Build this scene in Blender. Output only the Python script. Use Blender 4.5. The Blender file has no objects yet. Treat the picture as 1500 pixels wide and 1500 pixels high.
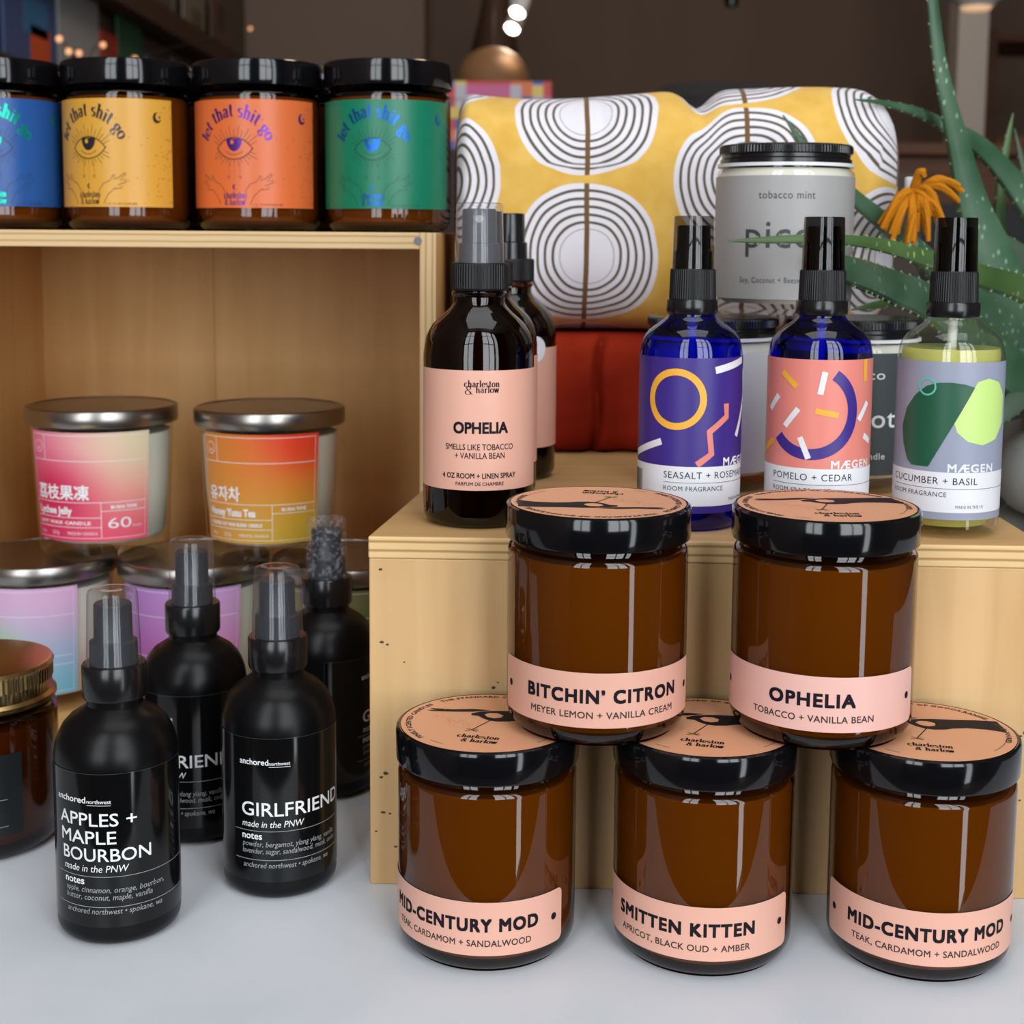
import bpy, bmesh, math, random
from mathutils import Vector, Matrix, geometry
random.seed(7)
sc = bpy.context.scene
C = sc.collection
PI = math.pi
sin, cos, rad = math.sin, math.cos, math.radians

def lin(r, g, b):
    f = lambda c: (c/255/12.92) if c/255 <= .04045 else ((c/255+.055)/1.055)**2.4
    return (f(r), f(g), f(b), 1)

# ------------------------------------------------------------------ camera, world, lights, exposure
cam_d = bpy.data.cameras.new('camera'); cam = bpy.data.objects.new('camera', cam_d); C.objects.link(cam)
cam_d.sensor_width = 36; cam_d.lens = 36*2124.5/1500; cam_d.shift_y = -(750-595.9)/1500
cam_d.clip_start = .01
pit, rol = rad(6.743), rad(.431)
_fw = Vector((0, cos(pit), -sin(pit))); _u = Vector((0, sin(pit), cos(pit))); _r = Vector((1, 0, 0))
_rt = _r*cos(rol)+_u*sin(rol); _up = _u*cos(rol)-_r*sin(rol)
cam.matrix_world = Matrix(((_rt.x, _up.x, -_fw.x, 0), (_rt.y, _up.y, -_fw.y, 0), (_rt.z, _up.z, -_fw.z, .2934), (0, 0, 0, 1)))
cam_d.dof.use_dof = True; cam_d.dof.focus_distance = .60; cam_d.dof.aperture_fstop = 16
sc.camera = cam

w = bpy.data.worlds.new('world'); sc.world = w; w.use_nodes = True
w.node_tree.nodes['Background'].inputs[0].default_value = (.75, .87, 1, 1)
w.node_tree.nodes['Background'].inputs[1].default_value = .9

def area(name, loc, size, energy, color, rot):
    l = bpy.data.lights.new(name, 'AREA'); l.shape = 'RECTANGLE'; l.size, l.size_y = size
    l.energy = energy; l.color = color
    o = bpy.data.objects.new(name, l); C.objects.link(o); o.location = loc; o.rotation_euler = rot
    return o
# daylight coming through the shop-front windows behind the camera
FY = -.90
area('daylight_left_window', (-.625, FY-.06, 1.33), (.65, 2.5), 29, (.93, .97, 1), (rad(90), 0, 0))
area('daylight_right_window', (.65, FY-.06, 1.33), (.80, 2.5), 40, (.95, .975, 1), (rad(90), 0, 0))
area('daylight_door_glass', (1.30, FY-.06, .85), (.34, 3.2), 16, (.95, .98, 1), (rad(90), 0, 0))
area('added_top_light', (.15, .35, 2.66), (1.9, 1.3), 17, (.96, .98, 1), (0, 0, 0))  # added overhead light to brighten the tabletop; the ceiling has no opening
# ceiling lighting of the shop behind
area('ceiling_light_panel', (.6, 3.2, 2.65), (1.2, .5), 13, (1, .78, .55), (0, 0, 0))

sc.view_settings.view_transform = 'Standard'; sc.view_settings.look = 'None'
sc.view_settings.exposure = 0; sc.view_settings.gamma = 1; sc.view_settings.use_curve_mapping = False
try:
    sc.cycles.use_denoising = True; sc.cycles.transparent_max_bounces = 20; sc.cycles.max_bounces = 8
    sc.cycles.caustics_reflective = False; sc.cycles.caustics_refractive = False
    sc.cycles.sample_clamp_indirect = 3
except Exception:
    pass

# ------------------------------------------------------------------ object helpers
def thing(name, label, cat, loc=(0, 0, 0), rotz=0, group=None):
    o = bpy.data.objects.new(name, None); C.objects.link(o); o.empty_display_size = .02
    o.location = loc; o.rotation_euler = (0, 0, rotz); o['label'] = label; o['category'] = cat
    if group: o['group'] = group
    return o

def tag(o, label, cat, group=None, kind=None):
    o['label'] = label; o['category'] = cat
    if group: o['group'] = group
    if kind: o['kind'] = kind
    return o

def obj(name, src, mats, parent=None, smooth=True, loc=None, label=None):
    if isinstance(src, bmesh.types.BMesh):
        me = bpy.data.meshes.new(name); src.to_mesh(me); src.free()
        for p in me.polygons: p.use_smooth = smooth
        if smooth:
            try: me.set_sharp_from_angle(angle=rad(38))
            except Exception: pass
    else:
        me = src
    if not isinstance(mats, (list, tuple)): mats = [mats]
    if len(me.materials) == 0:
        for m in mats: me.materials.append(m)
    o = bpy.data.objects.new(name, me); C.objects.link(o)
    if parent is not None: o.parent = parent
    if loc is not None: o.location = loc
    if label: o['label'] = label
    return o

def struct(name, bm, mats, smooth=False):
    o = obj(name, bm, mats, None, smooth); o['kind'] = 'structure'; return o

def merge(bm, other, mat=None):
    if mat is not None:
        for f in other.faces: f.material_index = mat
    me = bpy.data.meshes.new('tmp'); other.to_mesh(me); other.free(); bm.from_mesh(me); bpy.data.meshes.remove(me)
    return bm

def box(x0, x1, y0, y1, z0, z1, bev=0, bm=None, seg=2):
    b = bmesh.new()
    bmesh.ops.create_cube(b, size=1)
    for v in b.verts:
        v.co = Vector(((x0+x1)/2+v.co.x*(x1-x0), (y0+y1)/2+v.co.y*(y1-y0), (z0+z1)/2+v.co.z*(z1-z0)))
    if bev: bmesh.ops.bevel(b, geom=b.edges[:], offset=bev, segments=seg, profile=.5, affect='EDGES')
    return merge(bm, b) if bm else b

def lathe(prof, n=72, ridge=None, bm=None, closed=True):
    """prof: list of (r, z); ridge=(zlo, zhi, amplitude, count) knurls that band"""
    b = bmesh.new(); rings = []
    for r, z in prof:
        if r < 1e-6:
            rings.append([b.verts.new((0, 0, z))]); continue
        ring = []
        for i in range(n):
            a = 2*PI*i/n; rr = r
            if ridge and ridge[0] <= z <= ridge[1]:
                rr = r+ridge[2]*(1 if (i*ridge[3]*2//n) % 2 else -1)
            ring.append(b.verts.new((rr*sin(a), -rr*cos(a), z)))
        rings.append(ring)
    for A, B in zip(rings, rings[1:]):
        if len(A) == 1 and len(B) == 1: continue
        for i in range(n):
            j = (i+1) % n
            if len(A) == 1: b.faces.new((A[0], B[j], B[i]))
            elif len(B) == 1: b.faces.new((A[i], A[j], B[0]))
            else: b.faces.new((A[i], A[j], B[j], B[i]))
    bmesh.ops.recalc_face_normals(b, faces=b.faces[:])
    return merge(bm, b) if bm else b

def arcp(cx, cz, r, a0, a1, n=6):
    return [(cx+r*cos(rad(a0+(a1-a0)*i/n)), cz+r*sin(rad(a0+(a1-a0)*i/n))) for i in range(n+1)]

def tube(path, radii, n=10, bm=None, flat=1.0, up=Vector((0, 0, 1)), cap=True, groove=0):
    b = bmesh.new(); P = [Vector(p) for p in path]; rings = []
    for i, p in enumerate(P):
        t = (P[min(i+1, len(P)-1)]-P[max(i-1, 0)]).normalized()
        s = t.cross(up)
        if s.length < 1e-4: s = t.cross(Vector((0, 1, 0)))
        s.normalize(); q = s.cross(t).normalized()
        r = radii[i] if isinstance(radii, (list, tuple)) else radii
        ring = []
        for k in range(n):
            a = 2*PI*k/n; h = sin(a)*r*flat
            if groove and sin(a) > 0: h *= (1-groove*abs(sin(a)))
            ring.append(b.verts.new(p+s*(cos(a)*r)+q*h))
        rings.append(ring)
    for A, B in zip(rings, rings[1:]):
        for k in range(n):
            b.faces.new((A[k], A[(k+1) % n], B[(k+1) % n], B[k]))
    if cap:
        b.faces.new(rings[0][::-1]); b.faces.new(rings[-1])
    bmesh.ops.recalc_face_normals(b, faces=b.faces[:])
    return merge(bm, b) if bm else b

def smooth_path(pts, m=6):
    """Catmull-Rom through tuples of any dimension"""
    out = []; n = len(pts)
    for i in range(n-1):
        p0, p1, p2, p3 = pts[max(i-1, 0)], pts[i], pts[i+1], pts[min(i+2, n-1)]
        for k in range(m):
            t = k/m
            out.append(tuple(.5*(2*b+(c-a)*t+(2*a-5*b+4*c-d)*t*t+(3*b-a-3*c+d)*t**3) for a, b, c, d in zip(p0, p1, p2, p3)))
    out.append(tuple(pts[-1])); return out

# ------------------------------------------------------------------ materials
def newmat(name):
    m = bpy.data.materials.new(name); m.use_nodes = True
    return m, m.node_tree, m.node_tree.nodes['Principled BSDF']

_plain = {}
def plain(name, col, rough=.5, metal=0, coat=0, spec=.5, sheen=0, bump=0, bscale=200):
    if name in _plain: return _plain[name]
    m, nt, p = newmat(name)
    col = tuple(col) if len(col) == 4 else (*col, 1)
    p.inputs['Base Color'].default_value = col
    p.inputs['Roughness'].default_value = rough; p.inputs['Metallic'].default_value = metal
    p.inputs['Specular IOR Level'].default_value = spec
    p.inputs['Coat Weight'].default_value = coat; p.inputs['Coat Roughness'].default_value = .04
    p.inputs['Sheen Weight'].default_value = sheen
    if bump:
        tc = nt.nodes.new('ShaderNodeTexCoord'); nz = nt.nodes.new('ShaderNodeTexNoise'); nz.inputs['Scale'].default_value = bscale
        bp = nt.nodes.new('ShaderNodeBump'); bp.inputs['Strength'].default_value = bump; bp.inputs['Distance'].default_value = .001
        nt.links.new(tc.outputs['Object'], nz.inputs['Vector']); nt.links.new(nz.outputs['Fac'], bp.inputs['Height'])
        nt.links.new(bp.outputs['Normal'], p.inputs['Normal'])
    _plain[name] = m; return m

def thin_fresnel(nt, ior):
    fr = nt.nodes.new('ShaderNodeFresnel'); ge = nt.nodes.new('ShaderNodeNewGeometry'); mr = nt.nodes.new('ShaderNodeMapRange')
    mr.inputs[3].default_value = ior; mr.inputs[4].default_value = 1/ior
    nt.links.new(ge.outputs['Backfacing'], mr.inputs[0]); nt.links.new(mr.outputs[0], fr.inputs['IOR'])
    return fr

def thin_glass(name, tint, rough=.02, ior=1.5):
    """clear wall: tinted see-through plus mirror reflection at grazing angles"""
    m, nt, p = newmat(name); nt.nodes.remove(p); out = nt.nodes['Material Output']
    tr = nt.nodes.new('ShaderNodeBsdfTransparent'); tr.inputs[0].default_value = (*tint, 1)
    gl = nt.nodes.new('ShaderNodeBsdfGlossy'); gl.inputs['Roughness'].default_value = rough
    gl.inputs['Color'].default_value = (1, 1, 1, 1)
    fr = thin_fresnel(nt, ior)
    mx = nt.nodes.new('ShaderNodeMixShader')
    nt.links.new(fr.outputs[0], mx.inputs[0]); nt.links.new(tr.outputs[0], mx.inputs[1]); nt.links.new(gl.outputs[0], mx.inputs[2])
    nt.links.new(mx.outputs[0], out.inputs['Surface'])
    return m

def N(nt, t, **kw):
    n = nt.nodes.new(t)
    for k, v in kw.items(): setattr(n, k, v)
    return n

def ramp(nt, stops, interp='LINEAR'):
    r = nt.nodes.new('ShaderNodeValToRGB'); e = r.color_ramp.elements; r.color_ramp.interpolation = interp
    e[0].position, e[0].color = stops[0][0], (*stops[0][1][:3], 1)
    e[1].position, e[1].color = stops[1][0], (*stops[1][1][:3], 1)
    for p, c in stops[2:]:
        x = e.new(p); x.color = (*c[:3], 1)
    return r

def wood(name, c0, c1, axis='z', rough=.5, scale=1.0):
    m, nt, p = newmat(name); L = nt.links.new
    tc = N(nt, 'ShaderNodeTexCoord'); mp = N(nt, 'ShaderNodeMapping')
    mp.inputs['Scale'].default_value = {'z': (70*scale, 70*scale, 5*scale), 'x': (5*scale, 70*scale, 70*scale), 'y': (70*scale, 5*scale, 70*scale)}[axis]
    nz = N(nt, 'ShaderNodeTexNoise'); nz.inputs['Scale'].default_value = 1; nz.inputs['Detail'].default_value = 5; nz.inputs['Distortion'].default_value = .6
    big = N(nt, 'ShaderNodeTexNoise'); big.inputs['Scale'].default_value = 9; big.inputs['Detail'].default_value = 2
    mx = N(nt, 'ShaderNodeMath', operation='MULTIPLY_ADD'); mx.inputs[1].default_value = .55; 
    ml = N(nt, 'ShaderNodeMath', operation='MULTIPLY'); ml.inputs[1].default_value = .45
    L(tc.outputs['Object'], mp.inputs[0]); L(mp.outputs[0], nz.inputs['Vector']); L(tc.outputs['Object'], big.inputs['Vector'])
    L(big.outputs['Fac'], ml.inputs[0]); L(nz.outputs['Fac'], mx.inputs[0]); L(ml.outputs[0], mx.inputs[2])
    r = ramp(nt, [(.32, c0), (.66, c1)]); L(mx.outputs[0], r.inputs[0]); L(r.outputs[0], p.inputs['Base Color'])
    p.inputs['Roughness'].default_value = rough; p.inputs['Specular IOR Level'].default_value = .3
    bp = N(nt, 'ShaderNodeBump'); bp.inputs['Strength'].default_value = .08; bp.inputs['Distance'].default_value = .0005
    L(nz.outputs['Fac'], bp.inputs['Height']); L(bp.outputs[0], p.inputs['Normal'])
    return m

def ply_edge(name, axis, thick, c0, c1):
    m, nt, p = newmat(name); L = nt.links.new
    tc = N(nt, 'ShaderNodeTexCoord'); sp = N(nt, 'ShaderNodeSeparateXYZ'); L(tc.outputs['Object'], sp.inputs[0])
    nz = N(nt, 'ShaderNodeTexNoise'); nz.inputs['Scale'].default_value = 30; L(tc.outputs['Object'], nz.inputs['Vector'])
    a = N(nt, 'ShaderNodeMath', operation='MULTIPLY'); a.inputs[1].default_value = 2*PI*2.5/thick; L(sp.outputs['XYZ'.index(axis.upper())], a.inputs[0])
    b = N(nt, 'ShaderNodeMath', operation='ADD'); L(a.outputs[0], b.inputs[0]); L(nz.outputs['Fac'], b.inputs[1])
    s = N(nt, 'ShaderNodeMath', operation='SINE'); L(b.outputs[0], s.inputs[0])
    r = ramp(nt, [(.0, c1), (.35, c0), (.8, c0)]); 
    mm = N(nt, 'ShaderNodeMapRange'); mm.inputs[1].default_value = -1; mm.inputs[2].default_value = 1
    L(s.outputs[0], mm.inputs[0]); L(mm.outputs[0], r.inputs[0]); L(r.outputs[0], p.inputs['Base Color'])
    p.inputs['Roughness'].default_value = .6; p.inputs['Specular IOR Level'].default_value = .25
    return m

def gradient_label(name, c00, c10, c01, c11, spot=None):
    """printed four-corner colour blend over the label's own UV, optional soft printed disc (u, v, radius, colour)"""
    m, nt, p = newmat(name); L = nt.links.new
    uv = N(nt, 'ShaderNodeUVMap'); uv.uv_map = 'UVMap'; sp = N(nt, 'ShaderNodeSeparateXYZ'); L(uv.outputs[0], sp.inputs[0])
    def mix(fac, a, b):
        x = N(nt, 'ShaderNodeMix', data_type='RGBA'); 
        for s, val in ((x.inputs[0], fac), (x.inputs[6], a), (x.inputs[7], b)):
            if hasattr(val, 'links') or isinstance(val, bpy.types.NodeSocket): L(val, s)
            elif s == x.inputs[0]: s.default_value = val
            else: s.default_value = val
        return x.outputs[2]
    def sm(sock):
        q = N(nt, 'ShaderNodeMapRange', interpolation_type='SMOOTHSTEP'); L(sock, q.inputs[0]); return q.outputs[0]
    u, v = sm(sp.outputs[0]), sm(sp.outputs[1])
    c = mix(v, mix(u, c00, c10), mix(u, c01, c11))
    if spot:
        d = N(nt, 'ShaderNodeVectorMath', operation='DISTANCE'); L(uv.outputs[0], d.inputs[0]); d.inputs[1].default_value = (spot[0], spot[1], 0)
        q = N(nt, 'ShaderNodeMapRange', interpolation_type='SMOOTHSTEP'); L(d.outputs['Value'], q.inputs[0])
        q.inputs[1].default_value = 0; q.inputs[2].default_value = spot[2]; q.inputs[3].default_value = 1; q.inputs[4].default_value = 0
        c = mix(q.outputs[0], c, spot[3])
    L(c, p.inputs['Base Color']); p.inputs['Roughness'].default_value = .35
    return m

M = {}
M['amber'] = thin_glass('amber_glass', (.34, .175, .038))
M['amber_dark'] = thin_glass('dark_amber_glass', (.24, .11, .03))
M['wax'] = plain('ivory_wax', (.78, .68, .52), .6)
M['soy_wax'] = plain('soy_wax', (.80, .77, .66), .55)
M['lid'] = plain('black_gloss_lid', (.004, .004, .005), .09)
M['peach'] = plain('peach_paper', lin(226, 171, 151), .42)
M['pink'] = plain('pink_paper', lin(234, 183, 172), .38)
M['kraft_peach'] = plain('peach_lid_paper', lin(222, 160, 122), .5)
M['ink'] = plain('ink_dark', (.010, .008, .012), .6, spec=.15)
M['ink_soft'] = plain('ink_grey_brown', (.055, .04, .038), .6, spec=.15)
M['white_ink'] = plain('ink_white', (.80, .81, .82), .45)
M['grey_ink'] = plain('ink_light_grey', (.30, .31, .32), .45)
M['gold_ink'] = plain('gold_foil', (.55, .36, .08), .35, .6)
M['matte_black'] = plain('matte_black_glass', (.003, .003, .0036), .31, spec=.22)
M['black_label'] = plain('black_label_paper', (.004, .004, .0042), .10, spec=.4)
M['black_plastic'] = plain('black_plastic', (.008, .008, .009), .22)
M['ribbed_black'] = plain('black_ribbed_plastic', (.006, .006, .007), .42, spec=.4)
M['nozzle'] = plain('charcoal_nozzle', (.018, .020, .026), .4)
M['nozzle_grey'] = plain('grey_nozzle', (.055, .057, .064), .4)
M['clear'] = thin_glass('clear_plastic', (.93, .93, .94), .05, 1.45)
M['frost'] = None
M['glass'] = thin_glass('clear_glass', (.95, .96, .95), .015, 1.5)
M['smoke'] = thin_glass('smoke_plastic', (.52, .50, .50), .05, 1.45)
M['dark_liquid'] = plain('dark_liquid', (.018, .008, .004), .3)
M['cobalt'] = thin_glass('cobalt_glass', (.045, .07, .74))
M['pewter'] = plain('brushed_pewter', (.34, .32, .30), .28, 1)
M['gold_metal'] = plain('gold_metal', (.55, .38, .16), .26, 1)
M['white_plastic'] = plain('white_plastic', (.75, .76, .77), .35)
M['white_paper'] = plain('white_paper', (.76, .76, .80), .4)

def frosted(name, tint, white, amount):
    m, nt, p = newmat(name); nt.nodes.remove(p); out = nt.nodes['Material Output']
    tr = N(nt, 'ShaderNodeBsdfTransparent'); tr.inputs[0].default_value = (*tint, 1)
    df = N(nt, 'ShaderNodeBsdfDiffuse'); df.inputs[0].default_value = (*white, 1)
    gl = N(nt, 'ShaderNodeBsdfGlossy'); gl.inputs['Roughness'].default_value = .08
    fr = thin_fresnel(nt, 1.45)
    a = N(nt, 'ShaderNodeMixShader'); a.inputs[0].default_value = amount
    b = N(nt, 'ShaderNodeMixShader'); L = nt.links.new
    L(tr.outputs[0], a.inputs[1]); L(df.outputs[0], a.inputs[2]); L(fr.outputs[0], b.inputs[0]); L(a.outputs[0], b.inputs[1]); L(gl.outputs[0], b.inputs[2])
    L(b.outputs[0], out.inputs[0]); return m
M['oil'] = frosted('yellow_oil', (.92, .90, .42), (.92, .89, .28), .5)
M['smoke_dark'] = thin_glass('dark_smoke_plastic', (.20, .19, .20), .05, 1.45)
M['cap_clear'] = frosted('clear_bottle_cap', (.95, .95, .96), (.4, .41, .45), .04)
M['frost'] = frosted('clear_spray_cap', (.95, .95, .96), (.5, .5, .53), .09)

# ------------------------------------------------------------------ flat print artwork that is bent on to a surface
_fc = {}
def glyphs(s, shear=0, space=1.0, res=3):
    k = (s, shear, space, res)
    if k in _fc: return _fc[k]
    cu = bpy.data.curves.new('txt', 'FONT'); cu.body = s; cu.size = 1; cu.resolution_u = res
    cu.shear = shear; cu.space_character = space
    o = bpy.data.objects.new('txt', cu)
    me = bpy.data.meshes.new_from_object(o)
    V = [(v.co.x, v.co.y) for v in me.vertices]; Fc = [tuple(p.vertices) for p in me.polygons]
    bpy.data.objects.remove(o); bpy.data.curves.remove(cu); bpy.data.meshes.remove(me)
    _fc[k] = (V, Fc); return _fc[k]
CAP = max(y for x, y in glyphs('H')[0])

def arc2(cx, cy, rx, ry, a0, a1, n=12):
    return [(cx+rx*cos(rad(a0+(a1-a0)*i/n)), cy+ry*sin(rad(a0+(a1-a0)*i/n))) for i in range(n+1)]
# a small contrast-stroke serif alphabet (x-height 1): strokes thick when vertical, thin when horizontal
SER = {
 'l': ([[(.25, 0), (.25, 1.6)], [(.02, 0), (.48, 0)], [(.03, 1.55), (.25, 1.6)]], .5),
 'h': ([[(.25, 0), (.25, 1.6)], [(.02, 0), (.48, 0)], [(.03, 1.55), (.25, 1.6)], [(.25, .7)]+arc2(.55, .62, .27, .38, 150, 0, 8)+[(.82, 0)], [(.6, 0), (1.05, 0)]], 1.1),
 'n': ([[(.25, 0), (.25, 1)], [(.02, 0), (.48, 0)], [(.03, .97), (.25, 1)], [(.25, .7)]+arc2(.55, .62, .27, .38, 150, 0, 8)+[(.82, 0)], [(.6, 0), (1.05, 0)]], 1.1),
 'r': ([[(.25, 0), (.25, 1)], [(.02, 0), (.5, 0)], [(.03, .97), (.25, 1)], [(.25, .65), (.42, .93), (.6, 1), (.68, .85)]], .75),
 'c': ([arc2(.48, .5, .36, .5, 45, 320, 14)], .9),
 'o': ([arc2(.48, .5, .37, .5, 0, 360, 18)], .98),
 'e': ([arc2(.48, .5, .36, .5, 8, 325, 16), [(.13, .54), (.84, .54)]], .92),
 'a': ([[(.15, .8)]+arc2(.42, .7, .25, .3, 130, 0, 6)+[(.67, .1), (.85, 0)], arc2(.4, .28, .28, .28, 60, 330, 10)], .92),
 's': ([arc2(.38, .75, .24, .25, 40, 230, 8)+arc2(.38, .27, .26, .27, 60, -140, 8)], .78),
 't': ([[(.3, 1.4), (.3, .15), (.45, 0), (.62, .1)], [(.05, 1), (.6, 1)]], .68),
 'i': ([[(.25, 0), (.25, 1)], [(.02, 0), (.48, 0)], [(.05, .97), (.25, 1)], [(.25, 1.28), (.25, 1.46)]], .52),
 'w': ([[(.08, 1), (.36, 0)], [(.36, 0), (.62, 1)], [(.62, 1), (.88, 0)], [(.88, 0), (1.12, 1)], [(-.05, 1), (.25, 1)], [(.98, 1), (1.25, 1)]], 1.22),
 'g': ([arc2(.42, .62, .3, .36, 0, 360, 14), arc2(.44, -.22, .36, .24, 0, 360, 14), [(.3, .28), (.22, .12), (.4, .03)], [(.66, .88), (.86, .98)]], .92),
 '&': ([arc2(.55, 1.1, .27, .32, -60, 240, 10)+[(.95, .1), (1.15, 0)], arc2(.45, .35, .4, .38, 100, 380, 10)], 1.2),
 'u': ([[(.2, 1), (.2, .35)]+arc2(.48, .35, .28, .35, 180, 330, 6), [(.8, 1), (.8, 0), (1, 0)], [(0, 1), (.2, 1)], [(.6, 1), (.8, 1)]], 1.05),
 ' ': ([], .55),
}

class Art:
    """2-D artwork in metres: verts with a layer height, faces with a material slot"""
    def __init__(s): s.V, s.F, s.mats = [], [], []
    def mi(s, m):
        if m not in s.mats: s.mats.append(m)
        return s.mats.index(m)
    def add(s, V, F, mat, layer, warp=None):
        n = len(s.V)
        for x, y in V:
            if warp: x, y = warp(x, y)
            s.V.append((x, y, layer))
        i = s.mi(mat)
        for f in F: s.F.append((tuple(n+k for k in f), i))
    def poly(s, pts, mat, layer=1, warp=None):
        tris = geometry.tessellate_polygon([[Vector((x, y, 0)) for x, y in pts]])
        s.add(pts, tris, mat, layer, warp)
    def rect(s, x0, y0, x1, y1, mat, layer=0, r=0, warp=None):
        if r:
            pts = []
            for cx, cy, a in ((x1-r, y1-r, 0), (x0+r, y1-r, 90), (x0+r, y0+r, 180), (x1-r, y0+r, 270)): pts += arc2(cx, cy, r, r, a, a+90, 5)
        else: pts = [(x0, y0), (x1, y0), (x1, y1), (x0, y1)]
        s.add(pts, [tuple(range(len(pts)))], mat, layer, warp)
    def disc(s, x, y, r, mat, layer=1, n=14, ry=None, warp=None):
        s.add([(x+r*cos(2*PI*i/n), y+(ry or r)*sin(2*PI*i/n)) for i in range(n)], [tuple(range(n))], mat, layer, warp)
    def line(s, pts, wd, mat, layer=1, contrast=None, closed=False, warp=None):
        V, F = [], []
        n = len(pts)
        for i, (x, y) in enumerate(pts):
            a = pts[i-1] if i else (pts[-2] if closed else pts[0]); b = pts[i+1] if i < n-1 else (pts[1] if closed else pts[-1])
            dx, dy = b[0]-a[0], b[1]-a[1]; l = math.hypot(dx, dy) or 1; dx /= l; dy /= l
            h = wd/2
            if contrast: h = (contrast+(wd-contrast)*abs(dy)**1.3)/2
            V += [(x-dy*h, y+dx*h), (x+dy*h, y-dx*h)]
            if i: k = 2*i; F.append((k-2, k-1, k+1, k))
        s.add(V, F, mat, layer, warp)
    def ring(s, x, y, r, wd, mat, layer=1, a0=0, a1=360, n=40, warp=None):
        s.line(arc2(x, y, r, r, a0, a1, n), wd, mat, layer, closed=abs(a1-a0) >= 360, warp=warp)
    def text(s, t, x, y, cap, mat, layer=1, align='l', bold=0, shear=0, space=1.0, w=None, warp=None, res=3):
        V, F = glyphs(t, shear, space, res); k = cap/CAP
        if not V: return
        x0, x1 = min(v[0] for v in V), max(v[0] for v in V); kx = k
        if w: kx = w/(x1-x0)
        W = (x1-x0)*kx; ox = x-x0*kx-(W/2 if align == 'c' else W if align == 'r' else 0)
        b = bold*cap
        offs = [(0, 0)] if not b else [(b, b), (-b, b), (b, -b), (-b, -b), (0, 0)]
        for i, (dx, dy) in enumerate(offs):
            s.add([(ox+vx*kx+dx, y+vy*k+dy) for vx, vy in V], F, mat, layer+i*.06, warp)
    def serif(s, t, x, y, xh, mat, layer=1, align='c', w=None, warp=None, th=.24, tn=.07, gap=.08):
        tot = sum(SER[c][1]+gap for c in t)-gap; kx = (w/tot) if w else xh
        px = x-(tot*kx/2 if align == 'c' else 0)
        for c in t:
            for st in SER[c][0]:
                s.line([(px+a*kx, y+b*xh) for a, b in st], th*xh, mat, layer, contrast=tn*xh, warp=warp)
            px += (SER[c][1]+gap)*kx
    def build(s, name, parent, mapper, seg=None, eps=.00007, label=None):
        bm = bmesh.new(); vs = [bm.verts.new(v) for v in s.V]
        uvl = bm.loops.layers.uv.new('UVMap')
        for f, i in s.F:
            try: fc = bm.faces.new([vs[k] for k in f])
            except ValueError: continue
            fc.material_index = i
        xs = [v[0] for v in s.V]; ys = [v[1] for v in s.V]
        x0, x1, y0, y1 = min(xs), max(xs), min(ys), max(ys)
        if seg:
            n = int((x1-x0)/seg)
            for i in range(1, n+1):
                bmesh.ops.bisect_plane(bm, geom=bm.verts[:]+bm.edges[:]+bm.faces[:], plane_co=(x0+i*(x1-x0)/(n+1), 0, 0), plane_no=(1, 0, 0), dist=1e-7)
        for f in bm.faces:
            if f.normal.z < 0: f.normal_flip()
            f.smooth = True
            for l in f.loops: l[uvl].uv = ((l.vert.co.x-x0)/(x1-x0), (l.vert.co.y-y0)/(y1-y0))
        for v in bm.verts: v.co = mapper(v.co.x, v.co.y, v.co.z*eps)
        me = bpy.data.meshes.new(name); bm.to_mesh(me); bm.free()
        for m in s.mats: me.materials.append(m)
        o = bpy.data.objects.new(name, me); C.objects.link(o); o.parent = parent
        if label: o['label'] = label
        return o

def cyl(R, rfun=None):
    def f(u, v, h):
        r = (rfun(v) if rfun else R)
        a = u/R; return Vector(((r+.00025+h)*sin(a), -(r+.00025+h)*cos(a), v))
    return f
def flat(z, rot=0):
    c, s_ = cos(rot), sin(rot)
    return lambda u, v, h: Vector((u*c-v*s_, u*s_+v*c, z+.0002+h))
def around(R, a0=0, inward=False):
    """warp: text line wound round a circle, reading clockwise"""
    return lambda u, v: ((R+v)*sin(u/R+a0), (R+v)*cos(u/R+a0))
def around_low(R, a0=0):
    return lambda u, v: ((R-v)*sin(a0-u/R), (R-v)*cos(a0-u/R))
def face_cam(x, y): return -math.atan2(x, y)

_mesh = {}
def mesh_of(key, fn, mats, smooth=True):
    """one shared mesh per kind of part"""
    if key not in _mesh:
        bm = fn(); me = bpy.data.meshes.new(key); bm.to_mesh(me); bm.free()
        for p in me.polygons: p.use_smooth = smooth
        if smooth:
            try: me.set_sharp_from_angle(angle=rad(38))
            except Exception: pass
        for m in (mats if isinstance(mats, (list, tuple)) else [mats]): me.materials.append(m)
        _mesh[key] = me
    return _mesh[key]
def part(name, key, fn, mats, parent, smooth=True, label=None):
    o = bpy.data.objects.new(name, mesh_of(key, fn, mats, smooth)); C.objects.link(o); o.parent = parent
    if label: o['label'] = label
    return o

# ================================================================== THE ROOM
WALLC = lin(112, 92, 80)
wallm = plain('warm_grey_wall_paint', WALLC, .9, bump=.1, bscale=40)
wallm2 = plain('lit_wall_paint', lin(136, 116, 103), .9)  # wall tone lightened to paint in the different lighting on this piece
darkwall = plain('dark_window_wall', (.02, .018, .017), .8)
floorm = wood('floor_boards', (.10, .07, .045), (.17, .12, .08), 'y', .5, .2)
ceilm = plain('ceiling_paint', (.30, .27, .24), .9)
X0, X1, Y1, Z0, Z1 = -1.0, 2.6, 5.75, -.78, 2.7
struct('floor', box(X0-.1, X1+.1, FY-.1, Y1+.1, Z0-.05, Z0), floorm)
struct('ceiling', box(X0-.1, X1+.1, FY-.1, Y1+.1, Z1, Z1+.05), ceilm)
struct('wall_left', box(X0-.06, X0, FY-.1, Y1, Z0, Z1), wallm)
struct('wall_right', box(X1, X1+.06, FY-.1, Y1, Z0, Z1), wallm)
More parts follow.
